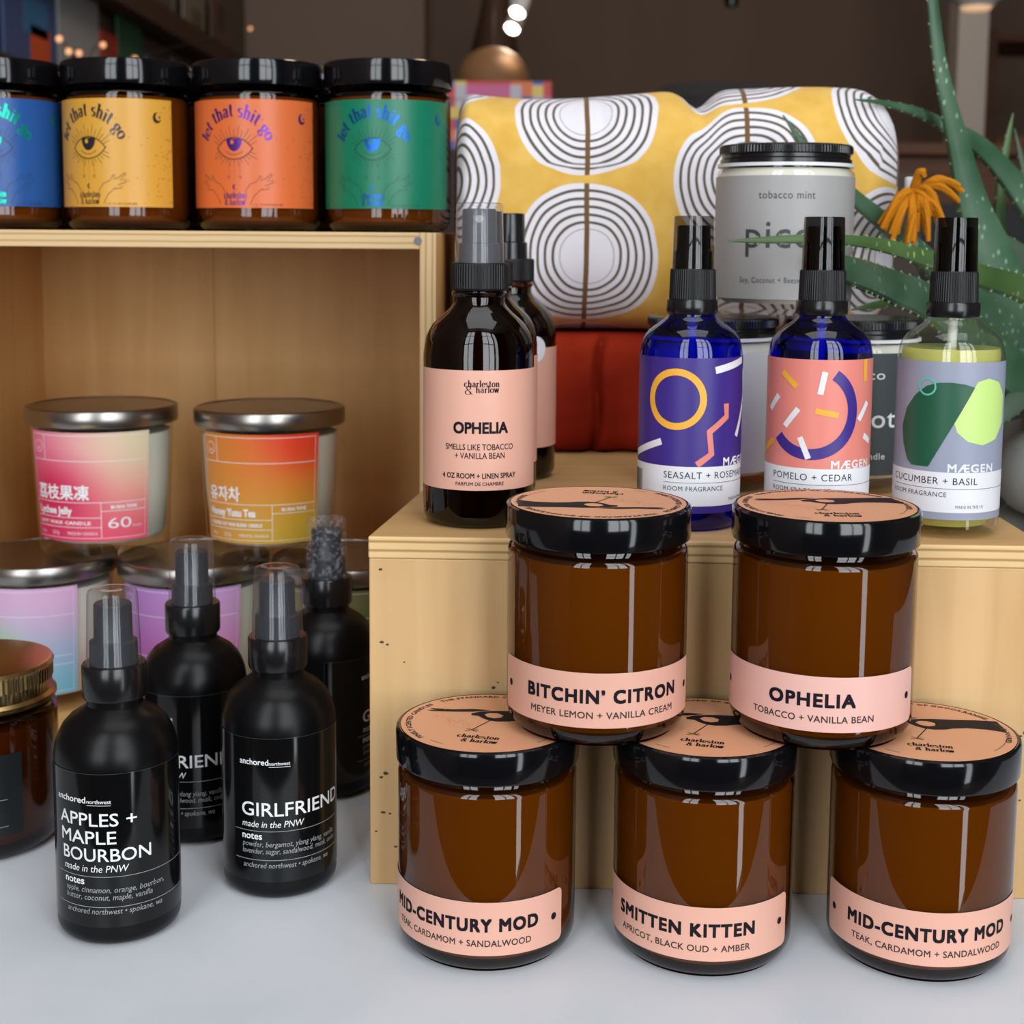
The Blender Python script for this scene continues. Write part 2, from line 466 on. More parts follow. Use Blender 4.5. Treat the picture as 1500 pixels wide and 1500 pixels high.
struct('wall_back', box(X0-.06, X1+.06, Y1, Y1+.06, Z0, Z1), wallm)
struct('wall_alcove', box(X0, -.335, Y1-.25, Y1, Z0, Z1), wallm2)
# front wall with the shop-front openings
fw_ = bmesh.new()
def fwall(x0, x1, z0, z1): box(x0, x1, FY-.08, FY, z0, z1, bm=fw_)
fwall(X0-.06, X1+.06, Z1-.1, Z1)                    # header
fwall(X0-.06, -.95, Z0, Z1-.1)
fwall(-.95, -.30, Z0, .06)                           # sill wall left
fwall(-.30, .25, Z0, Z1-.1)                          # added pier, dark stand-in for the person behind the camera
fwall(.25, 1.05, Z0, .06)                            # sill wall right
fwall(1.05, 1.13, Z0, Z1-.1)
fwall(1.47, X1+.06, Z0, Z1-.1)
struct('wall_front', fw_, darkwall)
frame_m = plain('window_frame_paint', (.05, .048, .045), .5)
def window(name, x0, x1, z0, z1, nx, nz):
    b = bmesh.new(); t = .018
    for i in range(nx+1):
        x = x0+(x1-x0)*i/nx; box(x-t, x+t, FY-.05, FY-.01, z0, z1, bm=b)
    for i in range(nz+1):
        z = z0+(z1-z0)*i/nz; box(x0, x1, FY-.05, FY-.01, z-t, z+t, bm=b)
    return struct(name, b, frame_m)
window('window_1', -.95, -.30, .06, Z1-.1, 2, 3)
window('window_2', .25, 1.05, .06, Z1-.1, 2, 3)
window('window_3', 1.13, 1.47, Z0, Z1-.1, 1, 1)
struct('trim_1', box(1.33, 1.42, 4.45, 4.55, Z0, Z1), plain('pale_column_paint', lin(196, 184, 174), .8))

# ================================================================== DISPLAY TABLE
tbl = thing('display_table', 'white painted display table holding the plywood crates and jars', 'table', (0, 0, 0))
m, nt, p = newmat('white_table_paint'); L = nt.links.new
tc = N(nt, 'ShaderNodeTexCoord'); nz = N(nt, 'ShaderNodeTexNoise'); nz.inputs['Scale'].default_value = 14; nz.inputs['Detail'].default_value = 6
r = ramp(nt, [(.3, (.62, .655, .70)), (.7, (.70, .725, .765))]); L(tc.outputs['Object'], nz.inputs['Vector']); L(nz.outputs['Fac'], r.inputs[0]); L(r.outputs[0], p.inputs['Base Color'])
p.inputs['Roughness'].default_value = .38; p.inputs['Specular IOR Level'].default_value = .35
nz2 = N(nt, 'ShaderNodeTexNoise'); nz2.inputs['Scale'].default_value = 60; bp = N(nt, 'ShaderNodeBump'); bp.inputs['Strength'].default_value = .12; bp.inputs['Distance'].default_value = .001
L(tc.outputs['Object'], nz2.inputs['Vector']); L(nz2.outputs['Fac'], bp.inputs['Height']); L(bp.outputs[0], p.inputs['Normal'])
M['table'] = m
obj('tabletop', box(-.9, .85, .478, 1.25, -.035, 0, .002), m, tbl, False)
for x in (-.84, .79):
    for y in (.53, 1.19): obj('leg', box(x-.03, x+.03, y-.03, y+.03, Z0, -.035, .002), m, tbl, False)
obj('apron', box(-.86, .81, .52, .54, -.12, -.035), m, tbl, False)

# ================================================================== PLYWOOD RISER CRATE (right)
PC0, PC1 = lin(198, 158, 106), lin(220, 182, 132)
M['ply_v'] = wood('birch_ply_vertical_grain', PC0, PC1, 'z')
M['ply_x'] = wood('birch_ply_long_grain', lin(190, 148, 96), lin(212, 172, 120), 'x')
M['nail'] = plain('dark_nail_mark', (.05, .035, .02), .7)
CT = .0100; CZ = .161
crate = thing('plywood_riser', 'low pale plywood riser box carrying spray bottles and jars', 'wooden box', (-.0632, .6292, 0), math.atan(-.036))
def prism(pts, z0, z1, top_m, edge_m, bev=.0008):
    b = bmesh.new(); lo = [b.verts.new((x, y, z0)) for x, y in pts]; hi = [b.verts.new((x, y, z1)) for x, y in pts]
    b.faces.new(lo[::-1]); b.faces.new(hi); n = len(pts)
    for i in range(n): b.faces.new((lo[i], lo[(i+1) % n], hi[(i+1) % n], hi[i]))
    bmesh.ops.recalc_face_normals(b, faces=b.faces[:])
    bmesh.ops.bevel(b, geom=b.edges[:], offset=bev, segments=2, profile=.5, affect='EDGES')
    for f in b.faces: f.material_index = top_m if abs(f.normal.z) > .8 else edge_m
    return b
pe = ply_edge('ply_edge_layers', 'z', CT, lin(222, 190, 138), lin(176, 130, 76))
o = obj('top_panel', prism([(0, 0), (.297, 0), (.288, .43), (.046, .43)], -CT/2, CT/2, 0, 1), [M['ply_x'], pe], crate, False, (0, 0, CZ-CT/2))
fp = box(.0004, .2966, .0004, .010, 0, CZ-CT, .0006)
rr = random.Random(3)
for x, z, s in ((.006, .113, .0016), (.0085, .112, .0011), (.0075, .0525, .0018), (.0055, .0505, .0013), (.0065, .034, .0018), (.0095, .0335, .001), (.012, .018, .0013), (.0055, .146, .0015), (.016, .104, .0008), (.0032, .025, .001), (.056, .093, .0014), (.058, .0955, .0008), (.291, .077, .0018), (.289, .0755, .0012), (.29, .046, .001)):
    d = bmesh.new(); n = 9
    s *= .55; vs = [d.verts.new((x+s*1.3*rr.uniform(.6, 1.2)*cos(2*PI*i/n), .0003, z+s*rr.uniform(.5, 1)*sin(2*PI*i/n))) for i in range(n)]
    d.faces.new(vs); merge(fp, d, 1)
obj('front_panel', fp, [M['ply_v'], M['nail']], crate, False)
def side(x0, x1, nm='side_panel'):
    b = bmesh.new(); t = .010
    q = [(x0, .0104), (x0+t, .0104), (x1+t, .43), (x1, .43)]
    lo = [b.verts.new((x, y, 0)) for x, y in q]; hi = [b.verts.new((x, y, CZ-CT)) for x, y in q]
    b.faces.new(lo[::-1]); b.faces.new(hi)
    for i in range(4): b.faces.new((lo[i], lo[(i+1) % 4], hi[(i+1) % 4], hi[i]))
    bmesh.ops.recalc_face_normals(b, faces=b.faces[:])
    obj(nm, b, M['ply_v'], crate, False)
side(.001, .047); side(.286, .277)

# ================================================================== OPEN PLYWOOD SHELF BOX (left)
SX0, SX1, SY0, SY1, SZ = -.350, -.0425, .806, 1.062, .2945; ST = .0092
shelf = thing('plywood_shelf_box', 'open fronted pale plywood shelf box with candles inside and on top', 'wooden box', ((SX0+SX1)/2, SY0, 0))
WI0, WI1 = lin(210, 158, 96), lin(228, 182, 120)
M['shelf_v'] = wood('shelf_ply_vertical_grain', WI0, WI1, 'z')
M['shelf_x'] = wood('shelf_ply_long_grain', WI0, WI1, 'x')
def panel(name, x0, x1, y0, y1, z0, z1, thin, mat):
    c = Vector(((x0+x1)/2, (y0+y1)/2, (z0+z1)/2))
    b = box(x0-c.x, x1-c.x, y0-c.y, y1-c.y, z0-c.z, z1-c.z, .0006)
    ai = 'xyz'.index(thin)
    for f in b.faces: f.material_index = 0 if abs(f.normal[ai]) > .8 else 1
    ed = M.setdefault('edge_'+thin, ply_edge('shelf_ply_edge_'+thin, thin, ST, lin(214, 184, 138), lin(184, 146, 98)))
    return obj(name, b, [mat, ed], shelf, False, c)
hx = (SX1-SX0)/2; D = SY1-SY0
panel('top_panel', -hx+ST, hx-ST, 0, D, SZ-ST, SZ, 'z', M['shelf_x'])
panel('bottom_panel', -hx+ST, hx-ST, 0, D, 0, ST, 'z', M['shelf_x'])
panel('side_panel', -hx, -hx+ST, 0, D, 0, SZ, 'x', M['shelf_v'])
panel('side_panel', hx-ST, hx, 0, D, 0, SZ, 'x', M['shelf_v'])
bk = box(-hx+ST, hx-ST, D-ST, D-.0005, ST, SZ-ST); box(-.0205, -.0202, D-ST-.0002, D-ST, ST, SZ-ST, bm=bk)
for f in bk.faces: f.material_index = 0
for f in list(bk.faces)[6:]: f.material_index = 1
obj('back_panel', bk, [M['shelf_v'], plain('seam_line', lin(150, 104, 58), .8)], shelf, False)  # darker strip is the vertical seam of the back panel
scw = lathe([(0, 0), (.0019, 0), (.0022, .0004), (.0022, .001), (0, .001)], 16)
bmesh.ops.rotate(scw, verts=scw.verts[:], cent=(0, 0, 0), matrix=Matrix.Rotation(rad(90), 3, 'X'))
obj('screw_head', scw, plain('screw_zinc', (.16, .17, .18), .5, .8), shelf, True, (hx-.0102, .0004, SZ-.0045))

# ================================================================== AMBER JAR CANDLES
JR = .0372
def jar_glass():
    return lathe([(0, .0022), (.029, .0022), (.031, 0), (.0325, 0)]+arcp(.0292, .0080, .0080, -70, 0, 6)+[(JR, .010), (JR, .0725)]+arcp(JR-.0036, .0725, .0036, 10, 75, 5)+[(.0338, .0775), (.0338, .082)], 96)
def jar_wax():
    return lathe([(0, .0036), (.030, .0036), (.0335, .0056), (.0355, .0105), (.0358, .0695), (.0345, .0725), (0, .0725)], 72)
def jar_lid():
    return lathe([(.0345, .0790), (.0378, .0786), (.0381, .0794), (.0381, .0905), (.0377, .0917), (.0368, .0922), (.0364, .0920), (0, .0920)], 96)

def hand_art(a, dark):
    # two dark hands: one arm from the right pinches a stick, slim fingers of the other point left
    arm = [(36, 15.5), (30, 18), (22, 17.5), (12, 15.8), (4, 15), (-1, 13.8), (-6, 11.8), (-9.2, 8.6), (-8.6, 6.4), (-5.5, 6.2), (-3.2, 3.8), (.2, 1.6), (4.0, 1.2), (8.5, 2.4), (11.5, 4.4), (17, 6.2), (25, 6.4), (33, 4.4)]
    k = .001
    inside = [(x, y) for x, y in arm if x*x+y*y < 35.6**2]
    a.poly([(x*k, y*k) for x, y in inside], dark, 1)
    a.poly([(x*k, y*k) for x, y in [(-1.5, 5.6), (-3.4, 8.4), (-1.8, 10.8), (1.6, 11.2), (4.6, 9.2), (4.4, 6.2), (1.8, 4.6)]], M['kraft_peach'], 2)
    a.poly([(x*k, y*k) for x, y in [(-2, 14.6), (-10, 14.2), (-18, 11.6), (-27, 11.0), (-28, 9.8), (-24, 9.0), (-29, 8.2), (-26, 7.4), (-17, 8.8), (-9, 10.8)]], dark, 1.5)
    a.line([(1.0*k, 2.6*k), (-3.8*k, -11.5*k)], .0005, dark, 2)
    rg = random.Random(5)
    for i in range(60):
        t = rg.random(); x = -6-18*t+rg.uniform(-4, 4); y = -9+18*t*rg.uniform(.4, 1.1)+rg.uniform(-3, 3)
        a.disc(x*k, y*k, .00022, M['gold_ink'], 2, 6)
    for i in range(14):
        b_ = rg.uniform(0, 2*PI); a.line([(-3.8*k, -11.5*k), ((-3.8+3*cos(b_))*k, (-11.5+2.4*sin(b_))*k)], .00025, M['gold_ink'], 2)
    a.serif('charleston', 1*k, -20.5*k, .0024, dark, 2, w=.0175, th=.3); a.serif('& harlow', 2.5*k, -25.2*k, .0024, dark, 2, w=.0145, th=.3)

def lid_label(parent, rot):
    a = Art(); n = 64
    a.disc(0, 0, .0360, M['kraft_peach'], 0, n)
    hand_art(a, M['ink'])
    cap = .0021; R = .0318
    for s, a0 in (('THE STANDARD OF GOODS RANGE', -52), ('HAND POURED', 62)):
        a.text(s, 0, 0, cap, M['ink_soft'], 1, w=len(s)*.00215, warp=around(R, rad(a0)), res=1, bold=.05)
    a.text('FINELY SCENTED CANDLES', 0, 0, cap, M['ink_soft'], 1, w=.044, warp=around(R, rad(-140)), res=1, bold=.05)
    for a0, a1 in ((28, 56), (100, 128), (200, 214)):
        a.line([(R*sin(rad(t)), R*cos(rad(t))) for t in range(a0, a1, 3)], .0003, M['ink_soft'], 1)
    return a.build('lid_label', parent, flat(.0920, rot), label='peach paper disc printed with a dark hand')

def amber_jar(loc, label, yaw=0, lidrot=None, group=None, shared=''):
    t = thing('amber_candle_jar', label, 'candle', loc, face_cam(loc[0], loc[1])+yaw, group)
    part('jar_glass', 'amber_jar_glass', jar_glass, M['amber'], t)
    part('wax', 'amber_jar_wax', jar_wax, M['wax'], t)
    ld = part('lid', 'amber_jar_lid', jar_lid, M['lid'], t)
    if lidrot is not None: lid_label(ld, rad(lidrot))
    return t

def band_label(t, title, tw, sub, sw, c_deg, txt_deg, bg):
    a = Art(); c = JR*rad(c_deg); h = JR*rad(77.5); tx = JR*rad(txt_deg)
    a.rect(c-h, .0088, c+h, .0310, bg, 0, .0026)
    for s in (-1, 1): a.disc(c+s*(h-.0052), .0200, .0015, M['ink'], 1, 16)
    a.text(title, tx, .0190, .0050, M['ink'], 1, 'c', .06, 0, 1.15, tw)
    a.text(sub, tx, .0127, .0026, M['ink_soft'], 1, 'c', .02, 0, 1.05, sw)
    return a.build('label', t, cyl(JR), .0014)

GA = 'amber candle jars with peach band labels in a pyramid'
jl = amber_jar((-.0092, .5842, 0), 'amber jar candle at the left end of the pyramid bottom row, black lid', 0, -14, GA)
band_label(jl, 'MID-CENTURY MOD', .0690, 'TEAK, CARDAMOM + SANDALWOOD', .063, -23, -20, M['peach'])
jm = amber_jar((.0812, .5812, 0), 'amber jar candle in the middle of the pyramid bottom row, black lid', 0, -6, GA)
band_label(jm, 'SMITTEN KITTEN', .061, 'APRICOT, BLACK OUD + AMBER', .0575, -13, -13, M['peach'])
jr = amber_jar((.1712, .5782, 0), 'amber jar candle at the right end of the pyramid bottom row, black lid', 0, 4, GA)
band_label(jr, 'MID-CENTURY MOD', .0695, 'TEAK, CARDAMOM + SANDALWOOD', .065, 8, 8, M['peach'])
ju = amber_jar((.0358, .5872, .0928), 'upper left amber jar candle of the pyramid, with a peach band label', 0, 172, GA)
band_label(ju, 'BITCHIN’ CITRON', .066, 'MEYER LEMON + VANILLA CREAM', .063, 3, 5.5, M['peach'])
jv = amber_jar((.1288, .5842, .0928), 'upper right amber jar candle of the pyramid, with the pinker band label', 0, 10, GA)
band_label(jv, 'OPHELIA', .034, 'TOBACCO + VANILLA BEAN', .050, -6, -5, M['pink'])

# ------------------------------------------------------------------ four bright-label jars on the shelf, darker jars behind
def eye_label(t, bg, ink, foil, c_deg, hw_deg):
    a = Art(); c = JR*rad(c_deg); h = JR*rad(hw_deg); k = .001
    a.rect(c-h, .0125, c+h, .0658, bg, 0)
    cx = c-.004
    def arcwarp(R, cy): return lambda u, v: (cx+(R+v)*sin(u/R), cy+(R+v)*cos(u/R))
    a.serif('let that shit go', 0, 0, .0042, foil, 1, w=.047, warp=arcwarp(.0205, .0368), th=.30, tn=.10)
    ey = .0430
    up_ = arc2(cx, ey-.0095, .0135, .0135, 145, 35, 16); lo_ = arc2(cx, ey+.0068, .0135, .0135, 215, 325, 16)
    a.line(up_, .0005, ink, 1); a.line(lo_, .0005, ink, 1)
    a.poly(arc2(cx, ey+.0035, .0048, .0062, 180, 360, 14), foil, 1.2)
    a.disc(cx-.0012, ey+.0018, .0011, bg, 2, 10)
    for i in range(13):
        b = rad(30+120*i/12); r0, r1 = .0070, .0105+.0018*(i % 2)
        a.line([(cx+1.55*r0*cos(b), ey-.0035+r0*sin(b)*1.1), (cx+1.45*r1*cos(b), ey-.0035+r1*sin(b)*1.1)], .00025, ink, 1)
        b = -b; a.line([(cx+1.5*r0*cos(b), ey+.0005+r0*sin(b)), (cx+1.4*r1*cos(b), ey+.0005+r1*sin(b)*.9)], .00025, ink, 1)
    a.line(arc2(cx, ey+.006, .009, .0105, 235, 305, 10), .0003, ink, 1)
    for dx, y1 in ((-.0035, .0288), (0, .0245), (.0035, .0288)):
        for j in range(8): a.disc(cx+dx, .0355-(.0355-y1)*j/8, .00022, ink, 1, 5)
    for dx in (-.0035, .0035):
        a.line([(cx+dx+.0011*cos(rad(90+144*j)), .0275+.0011*sin(rad(90+144*j))) for j in range(6)], .0002, ink, 1)
    a.poly(arc2(cx, .0228, .0013, .0013, 60, 300, 10)+arc2(cx+.0006, .0228, .0009, .0010, 280, 80, 10), foil, 1)
    # crescent with star, upper right
    mx, my = c+h-.0100, .0568
    a.poly(arc2(mx, my, .0027, .0027, 70, 330, 14)+arc2(mx+.0010, my+.0006, .0020, .0020, 310, 80, 12), foil, 1)
    a.disc(mx+.0015, my+.0003, .0007, foil, 1, 5)
    # line-drawn open hands either side
    hand = [(4.5, 14), (7, 18), (6.5, 21), (9, 24), (13, 25.5), (15, 28.5), (15.8, 28.2), (15, 26), (18, 27), (21.5, 29.5), (22, 28.8), (18.5, 25.5), (22.5, 26), (22.5, 25), (17.5, 23.3), (20, 22.6), (19.5, 21.8), (15, 21.3), (11.5, 18.5), (9, 14)]
    for s in (-1, 1): a.line([(cx+s*x*k, y*k) for x, y in hand], .0003, ink, 1)
    rg = random.Random(11)
    for i in range(150):
        x = c+h*(1-abs(rg.gauss(0, .22))) if i % 4 else c-h*(1-abs(rg.gauss(0, .1))); y = rg.uniform(.014, .064)
        if abs(x-c) < h-.0004: a.disc(x, y, rg.choice((.00012, .00018, .0003)), ink, 1, 5)
    a.serif('charleston', cx, .0172, .0021, foil, 1, w=.0130); a.serif('& harlow', cx, .0138, .0021, foil, 1, w=.0125)
    a.text('6 OZ   SOY WOOD BURN TIME', cx+.0105, .0135, .0011, ink, 1, w=.0175, res=1); a.text('SCENTED CANDLE', c-h+.001, .0135, .0011, ink, 1, w=.0085, res=1)
    a.V = [(x, .0125+(y-.0125)*1.088, l_) for x, y, l_ in a.V]
    return a.build('label', t, cyl(JR), .0016)
SHELFZ = SZ+.0002
GS = 'bright label candle jars in a row on the shelf box'
for px, py, lbl, bg, ink, foil, cd, hw in (
    (-.3110, .8860, 'black lidded amber candle jar with a blue label on the shelf box', lin(24, 80, 152), plain('ink_navy', (.01, .03, .08), .5), plain('green_foil', (.0, .42, .25), .3, .7), 2, 72),
    (-.2325, .8855, 'black lidded amber candle jar with a mustard yellow label on the shelf box', lin(208, 154, 56), M['ink'], plain('black_foil', (.03, .025, .03), .3, .3), -30, 72),
    (-.1535, .8850, 'black lidded amber candle jar with an orange label on the shelf box', lin(212, 104, 52), M['ink_soft'], plain('violet_foil', (.10, .02, .22), .3, .6), -16, 73),
    (-.0752, .8800, 'black lidded amber candle jar with a green label on the shelf box', lin(6, 116, 86), plain('ink_deep_green', (.005, .05, .04), .5), plain('blue_foil', (.01, .10, .42), .3, .7), -8, 74)):
    t = amber_jar((px, py, SHELFZ), lbl, 0, None, GS); t.scale = (1, 1, 1.07)
    eye_label(t, plain('print_%d' % int(-px*1e4), bg, .38), ink, foil, cd, hw)
for px, nb in ((-.1150, 'the orange and green label jars'), (-.1930, 'the yellow and orange label jars'), (-.2710, 'the blue and yellow label jars')):
    t = amber_jar((px, .9580, SHELFZ), 'amber jar in the back row, seen between '+nb, 0, None, 'amber jars in the second row on the shelf box'); t.scale = (1, 1, 1.07)

# ================================================================== TUMBLER CANDLES IN THE SHELF BOX
def tr_(z): return .0385+(.0425-.0385)*min(max(z/.08, 0), 1)
def tum_glass():
    pr = [(0, .001), (.034, .001), (.0355, 0), (.0372, .0006), (.0386, .003)]+[(tr_(z), z) for z in (.006, .02, .04, .06, .0805)]
    return lathe(pr, 80)
def tum_wax(): return lathe([(0, .0095), (.034, .0095), (.0362, .012), (tr_(.04)-.0016, .04), (tr_(.074)-.0016, .074), (0, .074)], 64)
def tum_lid(): return lathe([(.043, .0800), (.0452, .0797), (.0457, .0806), (.0457, .0880), (.0450, .0893), (.0435, .0897), (.0432, .0892), (0, .0892)], 80)
def tumbler(loc, label, paint, u0, u1, yaw=0, texts=None):
    t = thing('tumbler_candle', label, 'candle', loc, face_cam(loc[0], loc[1])+yaw, 'tumbler candles with pewter lids in the shelf box')
    part('glass_tumbler', 'tumbler_glass', tum_glass, M['glass'], t); part('wax', 'tumbler_wax', tum_wax, M['soy_wax'], t)
    part('lid', 'tumbler_lid', tum_lid, M['pewter'], t)
    a = Art(); R = .0408; x0, x1 = R*rad(u0), R*rad(u1); y0, y1 = .0118, .0772
    a.rect(x0, y0, x1, y1, paint, 0)
    wi = M['white_ink']; W = x1-x0; lw = .00035
    X = lambda f: x0+W*f
    Y = lambda f: y0+(y1-y0)*f
    a.line([(X(.03), Y(.97)), (X(.97), Y(.97)), (X(.97), Y(.03)), (X(.03), Y(.03)), (X(.03), Y(.97))], lw, wi, 1)
    for f, g0, g1 in ((.74, .03, .97), (.36, .03, .97), (.22, .03, .62), (.13, .03, .62)): a.line([(X(g0), Y(f)), (X(g1), Y(f))], lw, wi, 1)
    a.line([(X(.62), Y(.36)), (X(.62), Y(.03))], lw, wi, 1); a.line([(X(.17), Y(.97)), (X(.17), Y(.74))], lw, wi, 1)
    a.line([(X(.62), Y(.28)), (X(.97), Y(.28))], lw, wi, 1)
    a.ring(X(.10), Y(.86), .0035, lw, wi, 1); a.text('mi', X(.10), Y(.83), .0020, wi, 1, 'c')
    if texts:
        a.text(texts[0], X(.06), Y(.395), .0066, wi, 1, w=texts[1], bold=.03, res=2)
        a.text(texts[2], X(.06), Y(.25), .0042, wi, 1, w=texts[3], bold=.05)
        a.text(texts[4], X(.06), Y(.155), .0020, wi, 1, w=W*.48, bold=.04, res=1)
        a.text('8oz', X(.07), Y(.06), .0020, wi, 1, res=1); a.text('227g', X(.20), Y(.06), .0020, wi, 1, res=1)
        a.text('MADE IN CANADA', X(.35), Y(.06), .0018, wi, 1, w=W*.24, res=1)
        a.text('BURN TIME', X(.795), Y(.30), .0019, wi, 1, 'c', w=W*.20, res=1, bold=.05)
        if texts[5]: 
            a.text(texts[5], X(.67), Y(.12), .0062, wi, 1, w=W*.18); a.text('hours', X(.865), Y(.12), .0018, wi, 1, res=1)
    a.build('label', t, cyl(R, lambda v: tr_(v)), .0022)
    return t
W1 = (1, 1, 1, 1)
g_l = gradient_label('print_lychee_pink', lin(220, 44, 96), lin(234, 96, 116), lin(232, 116, 152), lin(226, 214, 176), (.25, .42, .55, lin(206, 30, 84)))
g_y = gradient_label('print_yuzu_orange', lin(214, 150, 66), lin(206, 172, 56), lin(212, 132, 52), lin(232, 70, 44), (.85, .98, .45, lin(228, 66, 40)))
g_a = gradient_label('print_pastel_rainbow', lin(150, 190, 170), lin(120, 190, 214), lin(206, 170, 206), lin(222, 176, 212), (.35, .40, .40, lin(150, 200, 150)))
g_b = gradient_label('print_lilac_pink', lin(190, 90, 180), lin(214, 110, 160), lin(176, 120, 196), lin(206, 160, 210))
g_c = gradient_label('print_leaf_green', lin(70, 130, 50), lin(88, 150, 62), lin(150, 140, 96), lin(128, 130, 84), (.6, .45, .5, lin(60, 130, 50)))
LZ = ST+.0002; UZ = LZ+.0900
tumbler((-.2870, .8680, LZ), 'tumbler candle with pastel rainbow label, at left under the pink label candle', g_a, -80, 28)
tumbler((-.1935, .8690, LZ), 'tumbler candle with lilac and pink label, behind the black spray bottles', g_b, -75, 39)
tumbler((-.1000, .8690, LZ), 'tumbler candle with green label, beside the riser, mostly behind the rear black bottle', g_c, -70, 40)
tumbler((-.2515, .8830, UZ), 'tumbler candle with pink label and pewter lid, upper left in the shelf box', g_l, -71, 39, 0, ('荔枝果凍', .037, 'Lychee Jelly', .026, 'SOY WAX CANDLE', '60'))
tumbler((-.1480, .8800, UZ), 'tumbler candle with orange label and pewter lid, upper right in the shelf box', g_y, -66, 42, 0, ('유자차', .0235, 'Honey Yuzu Tea', .033, 'SCENTED SOY WAX BLEND CANDLE', None))

# ================================================================== GOLD LIDDED JAR (left edge)
t = thing('amber_candle_jar', 'dark amber jar with a gold screw lid at the left edge of the table', 'candle', (-.2575, .6790, 0), face_cam(-.2575, .679))
GR = .0372
obj('jar_glass', lathe([(0, .002), (.03, .002), (.032, 0)]+arcp(.0302, .007, .007, -75, 0, 6)+[(GR, .064)]+arcp(GR-.005, .064, .005, 10, 80, 5)+[(.0330, .071), (.0330, .084)], 96), M['amber_dark'], t)
obj('wax', lathe([(0, .006), (.031, .006), (.0355, .011), (.0355, .062), (0, .062)], 64), M['wax'], t)
obj('lid', lathe([(.0335, .0705), (.0362, .0702), (.0372, .0712), (.0370, .0728), (.0352, .0742), (.0350, .0790), (.0354, .0800), (.0354, .0855), (.0362, .0872), (.0352, .0888), (.0335, .0892), (0, .0892)], 360, (.0799, .0860, .0003, 90)), M['gold_metal'], t)
a = Art(); a.rect(GR*rad(-75), .013, GR*rad(30), .052, plain('black_green_paper', (.006, .009, .010), .4), 0)
for y in (.0175, .0305): a.line([(-.03, y), (.012, y)], .00025, M['grey_ink'], 1)
a.build('label', t, cyl(GR), .002)

# ================================================================== BLACK SPRAY BOTTLES
BR = .0256
def boston(r, z1, rn, zn, zt, heel=.005, T=None):
    """body radius r, straight to z1, round shoulder to neck rn at zn, neck to zt"""
    p_ = [(0, .0015), (r-heel-.002, .0015), (r-heel, 0)]+arcp(r-heel, heel, heel, -85, 0, 6)+[(r, z1*.5), (r, z1)]
    T = T or ((0, 1), (.2, .955), (.33, .91), (.45, .825), (.57, .7), (.69, .5), (.81, .25), (.9, .10), (.96, .03), (1, 0))
    for s, f in T[1:]: p_.append((rn+(r-rn)*f, z1+(zn-z1)*s))
    return p_+[(rn, zt)]
def blk_body(): return lathe(boston(BR, .0755, .0116, .0968, .102, .006, ((0, 1), (.05, .998), (.17, .975), (.28, .94), (.46, .84), (.62, .71), (.77, .5), (.86, .29), (.93, .12), (.97, .04), (1, 0))), 80)
def blk_collar(): return lathe([(.0112, .0996), (.0128, .0998), (.0133, .1010), (.0133, .1132), (.0128, .1142), (0, .1142)], 64)
def blk_nozzle(): return lathe([(0, .1142), (.0100, .1142), (.0098, .1235), (.0082, .1242), (.0080, .1245), (.0078, .1390), (.0072, .1397), (0, .1397)], 48)
def blk_cap(): return lathe([(.0117, .1144), (.0117, .1153), (.0113, .1160), (.0104, .1435), (.0098, .1450), (.0085, .1455), (.0025, .1455), (.0018, .1450), (0, .1450)], 64)
